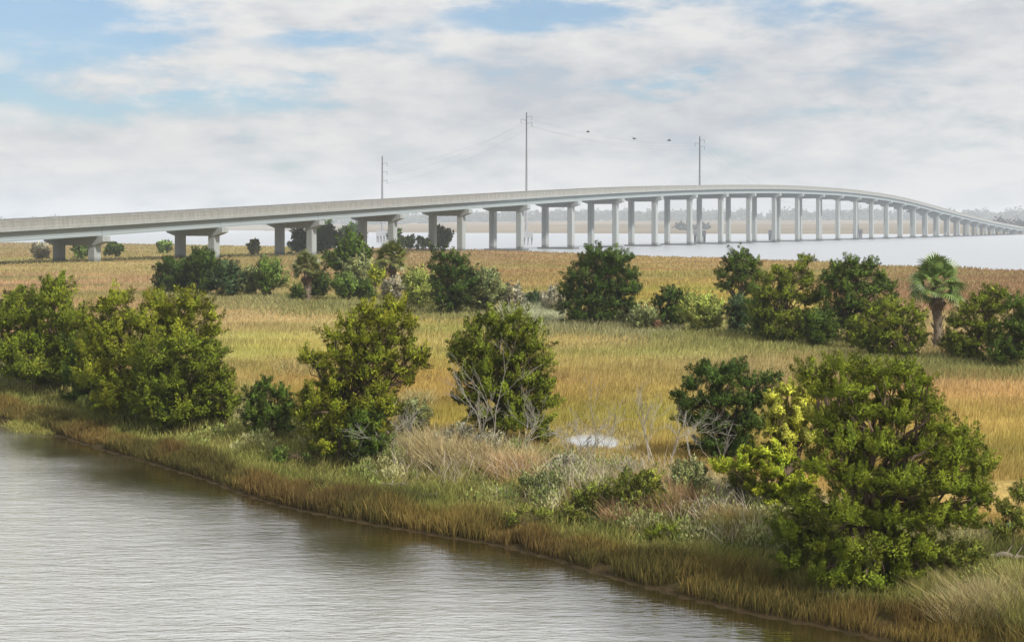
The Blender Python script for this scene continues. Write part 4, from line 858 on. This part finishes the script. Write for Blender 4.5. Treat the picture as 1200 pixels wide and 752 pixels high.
    P = np.stack([X, Y, gh(X, Y) - .02], 1); h = rng.uniform(.2, .85, len(P)) * (.4 + .9 * fbm(X * .8, Y * .8 + 3, 2)); V, Fc, C_ = blades(P, h, Y / F * .75, rng, alb(200, 188, 166) * 1.35 * rng.uniform(.45, 1.2, (len(P), 1)), .5, (-.1, -.05))
    tag(obj('dead_stems', mesh_np('dead_stems', V, Fc, C_), GRASSM), 'pale bare stems tangled through the middle of the bank', 'dead stems', kind='stuff')
    X, Y = sample_px(2400, rng, 470, 700, .6, .36); s = shore_s(X, Y); xp = 600 + F * X / Y
    keep = (s > 1.8) & (s < 6.5) & (xp > 250) & (xp < 930) & (fbm(X * .55 + 33, Y * .55 + 5, 2) > .44) & (pond_d(X, Y) > 1.6); X, Y = X[keep], Y[keep]
    Vs, Fs, Cs, off = [], [], [], 0; pal = [albg(126, 130, 62), albg(150, 146, 92), albg(172, 160, 112), albg(110, 116, 60), albg(140, 130, 80)]
    for x, y in zip(X, Y):
        e = float(gh(x, y)); r = rng.uniform(.16, .34); m = 110; P = np.array([x, y, e]) + rsph(rng, m) * np.array([r, r, r * 1.1]) * rng.random((m, 1)) ** .4 + np.array([0, 0, r * .8])
        D = unit(P - np.array([x, y, e - .25]) + rng.normal(size=(m, 3)) * .12); Ln = y / F * 5.0 * rng.uniform(.6, 1.4, m); V, Fc = sprays(P, D, Ln, Ln * .28, rng)
        c = pal[rng.integers(0, 5)] * rng.uniform(.75, 1.2); Vs.append(V); Fs.append(Fc + off); Cs.append(np.repeat(np.tile(c, (m, 1)) * rng.uniform(.7, 1.25, (m, 1)), 3, axis=0)); off += len(V)
    tag(obj('bank_thicket', mesh_np('bank_thicket', np.concatenate(Vs), np.concatenate(Fs), np.concatenate(Cs)), LEAF), 'mixed olive and straw thicket tangled along the bank', 'thicket', kind='stuff')
    # reeds round the pool
    m = 5200; a_ = rng.uniform(0, 2 * pi, m); q_ = rng.uniform(.55, 1.5, m) ** .7; X = POND[0] + 1.25 * q_ * np.cos(a_); Y = POND[1] + 2.4 * q_ * np.sin(a_)
    P = np.stack([X, Y, gh(X, Y) - .02], 1); V, Fc, C_ = blades(P, rng.uniform(.06, .30, m) * (.4 + fbm(X * 3, Y * 2, 2)), P[:, 1] / F * .9, rng, albg(176, 150, 92) * rng.uniform(.5, 1.2, (m, 1)), .3)
    tag(obj('pool_reeds', mesh_np('pool_reeds', V, Fc, C_), GRASSM), 'straw reeds round and in the bright pool', 'reeds', kind='stuff')
    # low leafy herbs
    X, Y = sample_px(2600, rng, 480, 730, .5); s = shore_s(X, Y); keep = (s > 1.6) & (s < 6.5) & (fbm(X * .5 + 9, Y * .5 + 60, 2) > .45) & (pond_d(X, Y) > 1.4); X, Y = X[keep], Y[keep]
    Vs, Fs, Cs, off = [], [], [], 0; pal = [albg(126, 136, 62), albg(104, 112, 56), albg(146, 150, 76), albg(96, 98, 52), albg(136, 110, 62)]
    for x, y in zip(X, Y):
        e = float(gh(x, y)); r = rng.uniform(.12, .26); m = 60; P = np.array([x, y, e]) + rsph(rng, m) * np.array([r, r, r * .9]) * rng.random((m, 1)) ** .4 + np.array([0, 0, r * .6])
        D = unit(P - np.array([x, y, e - .1]) + rng.normal(size=(m, 3)) * .1); Ln = y / F * 4.6 * rng.uniform(.6, 1.3, m); V, Fc = sprays(P, D, Ln, Ln * .45, rng)
        c = pal[rng.integers(0, 5)] * rng.uniform(.75, 1.2); Vs.append(V); Fs.append(Fc + off); Cs.append(np.repeat(np.tile(c, (m, 1)) * rng.uniform(.75, 1.25, (m, 1)), 3, axis=0)); off += len(V)
    tag(obj('bank_herbs', mesh_np('bank_herbs', np.concatenate(Vs), np.concatenate(Fs), np.concatenate(Cs)), LEAF), 'low leafy green herbs spread over the creek bank', 'herbs', kind='stuff')
grass()

# ------------------------------------------------------------------ haze: the humid air over the marsh
def haze():
    m = MB(); m.box((0, 2600, 32), (10600, 5400, 70)); o = obj('haze', m.mesh('haze'), None)
    mt, nt, N, L = new_mat('humid_air'); out = N('ShaderNodeOutputMaterial'); v = N('ShaderNodeVolumePrincipled')
    v.inputs['Color'].default_value = (.86, .92, 1.0, 1); v.inputs['Density'].default_value = .00022; v.inputs['Anisotropy'].default_value = .2
    L(v.outputs[0], out.inputs['Volume']); o.data.materials.append(mt); tag(o, 'thin humid haze over bay and marsh', kind='stuff')
haze()
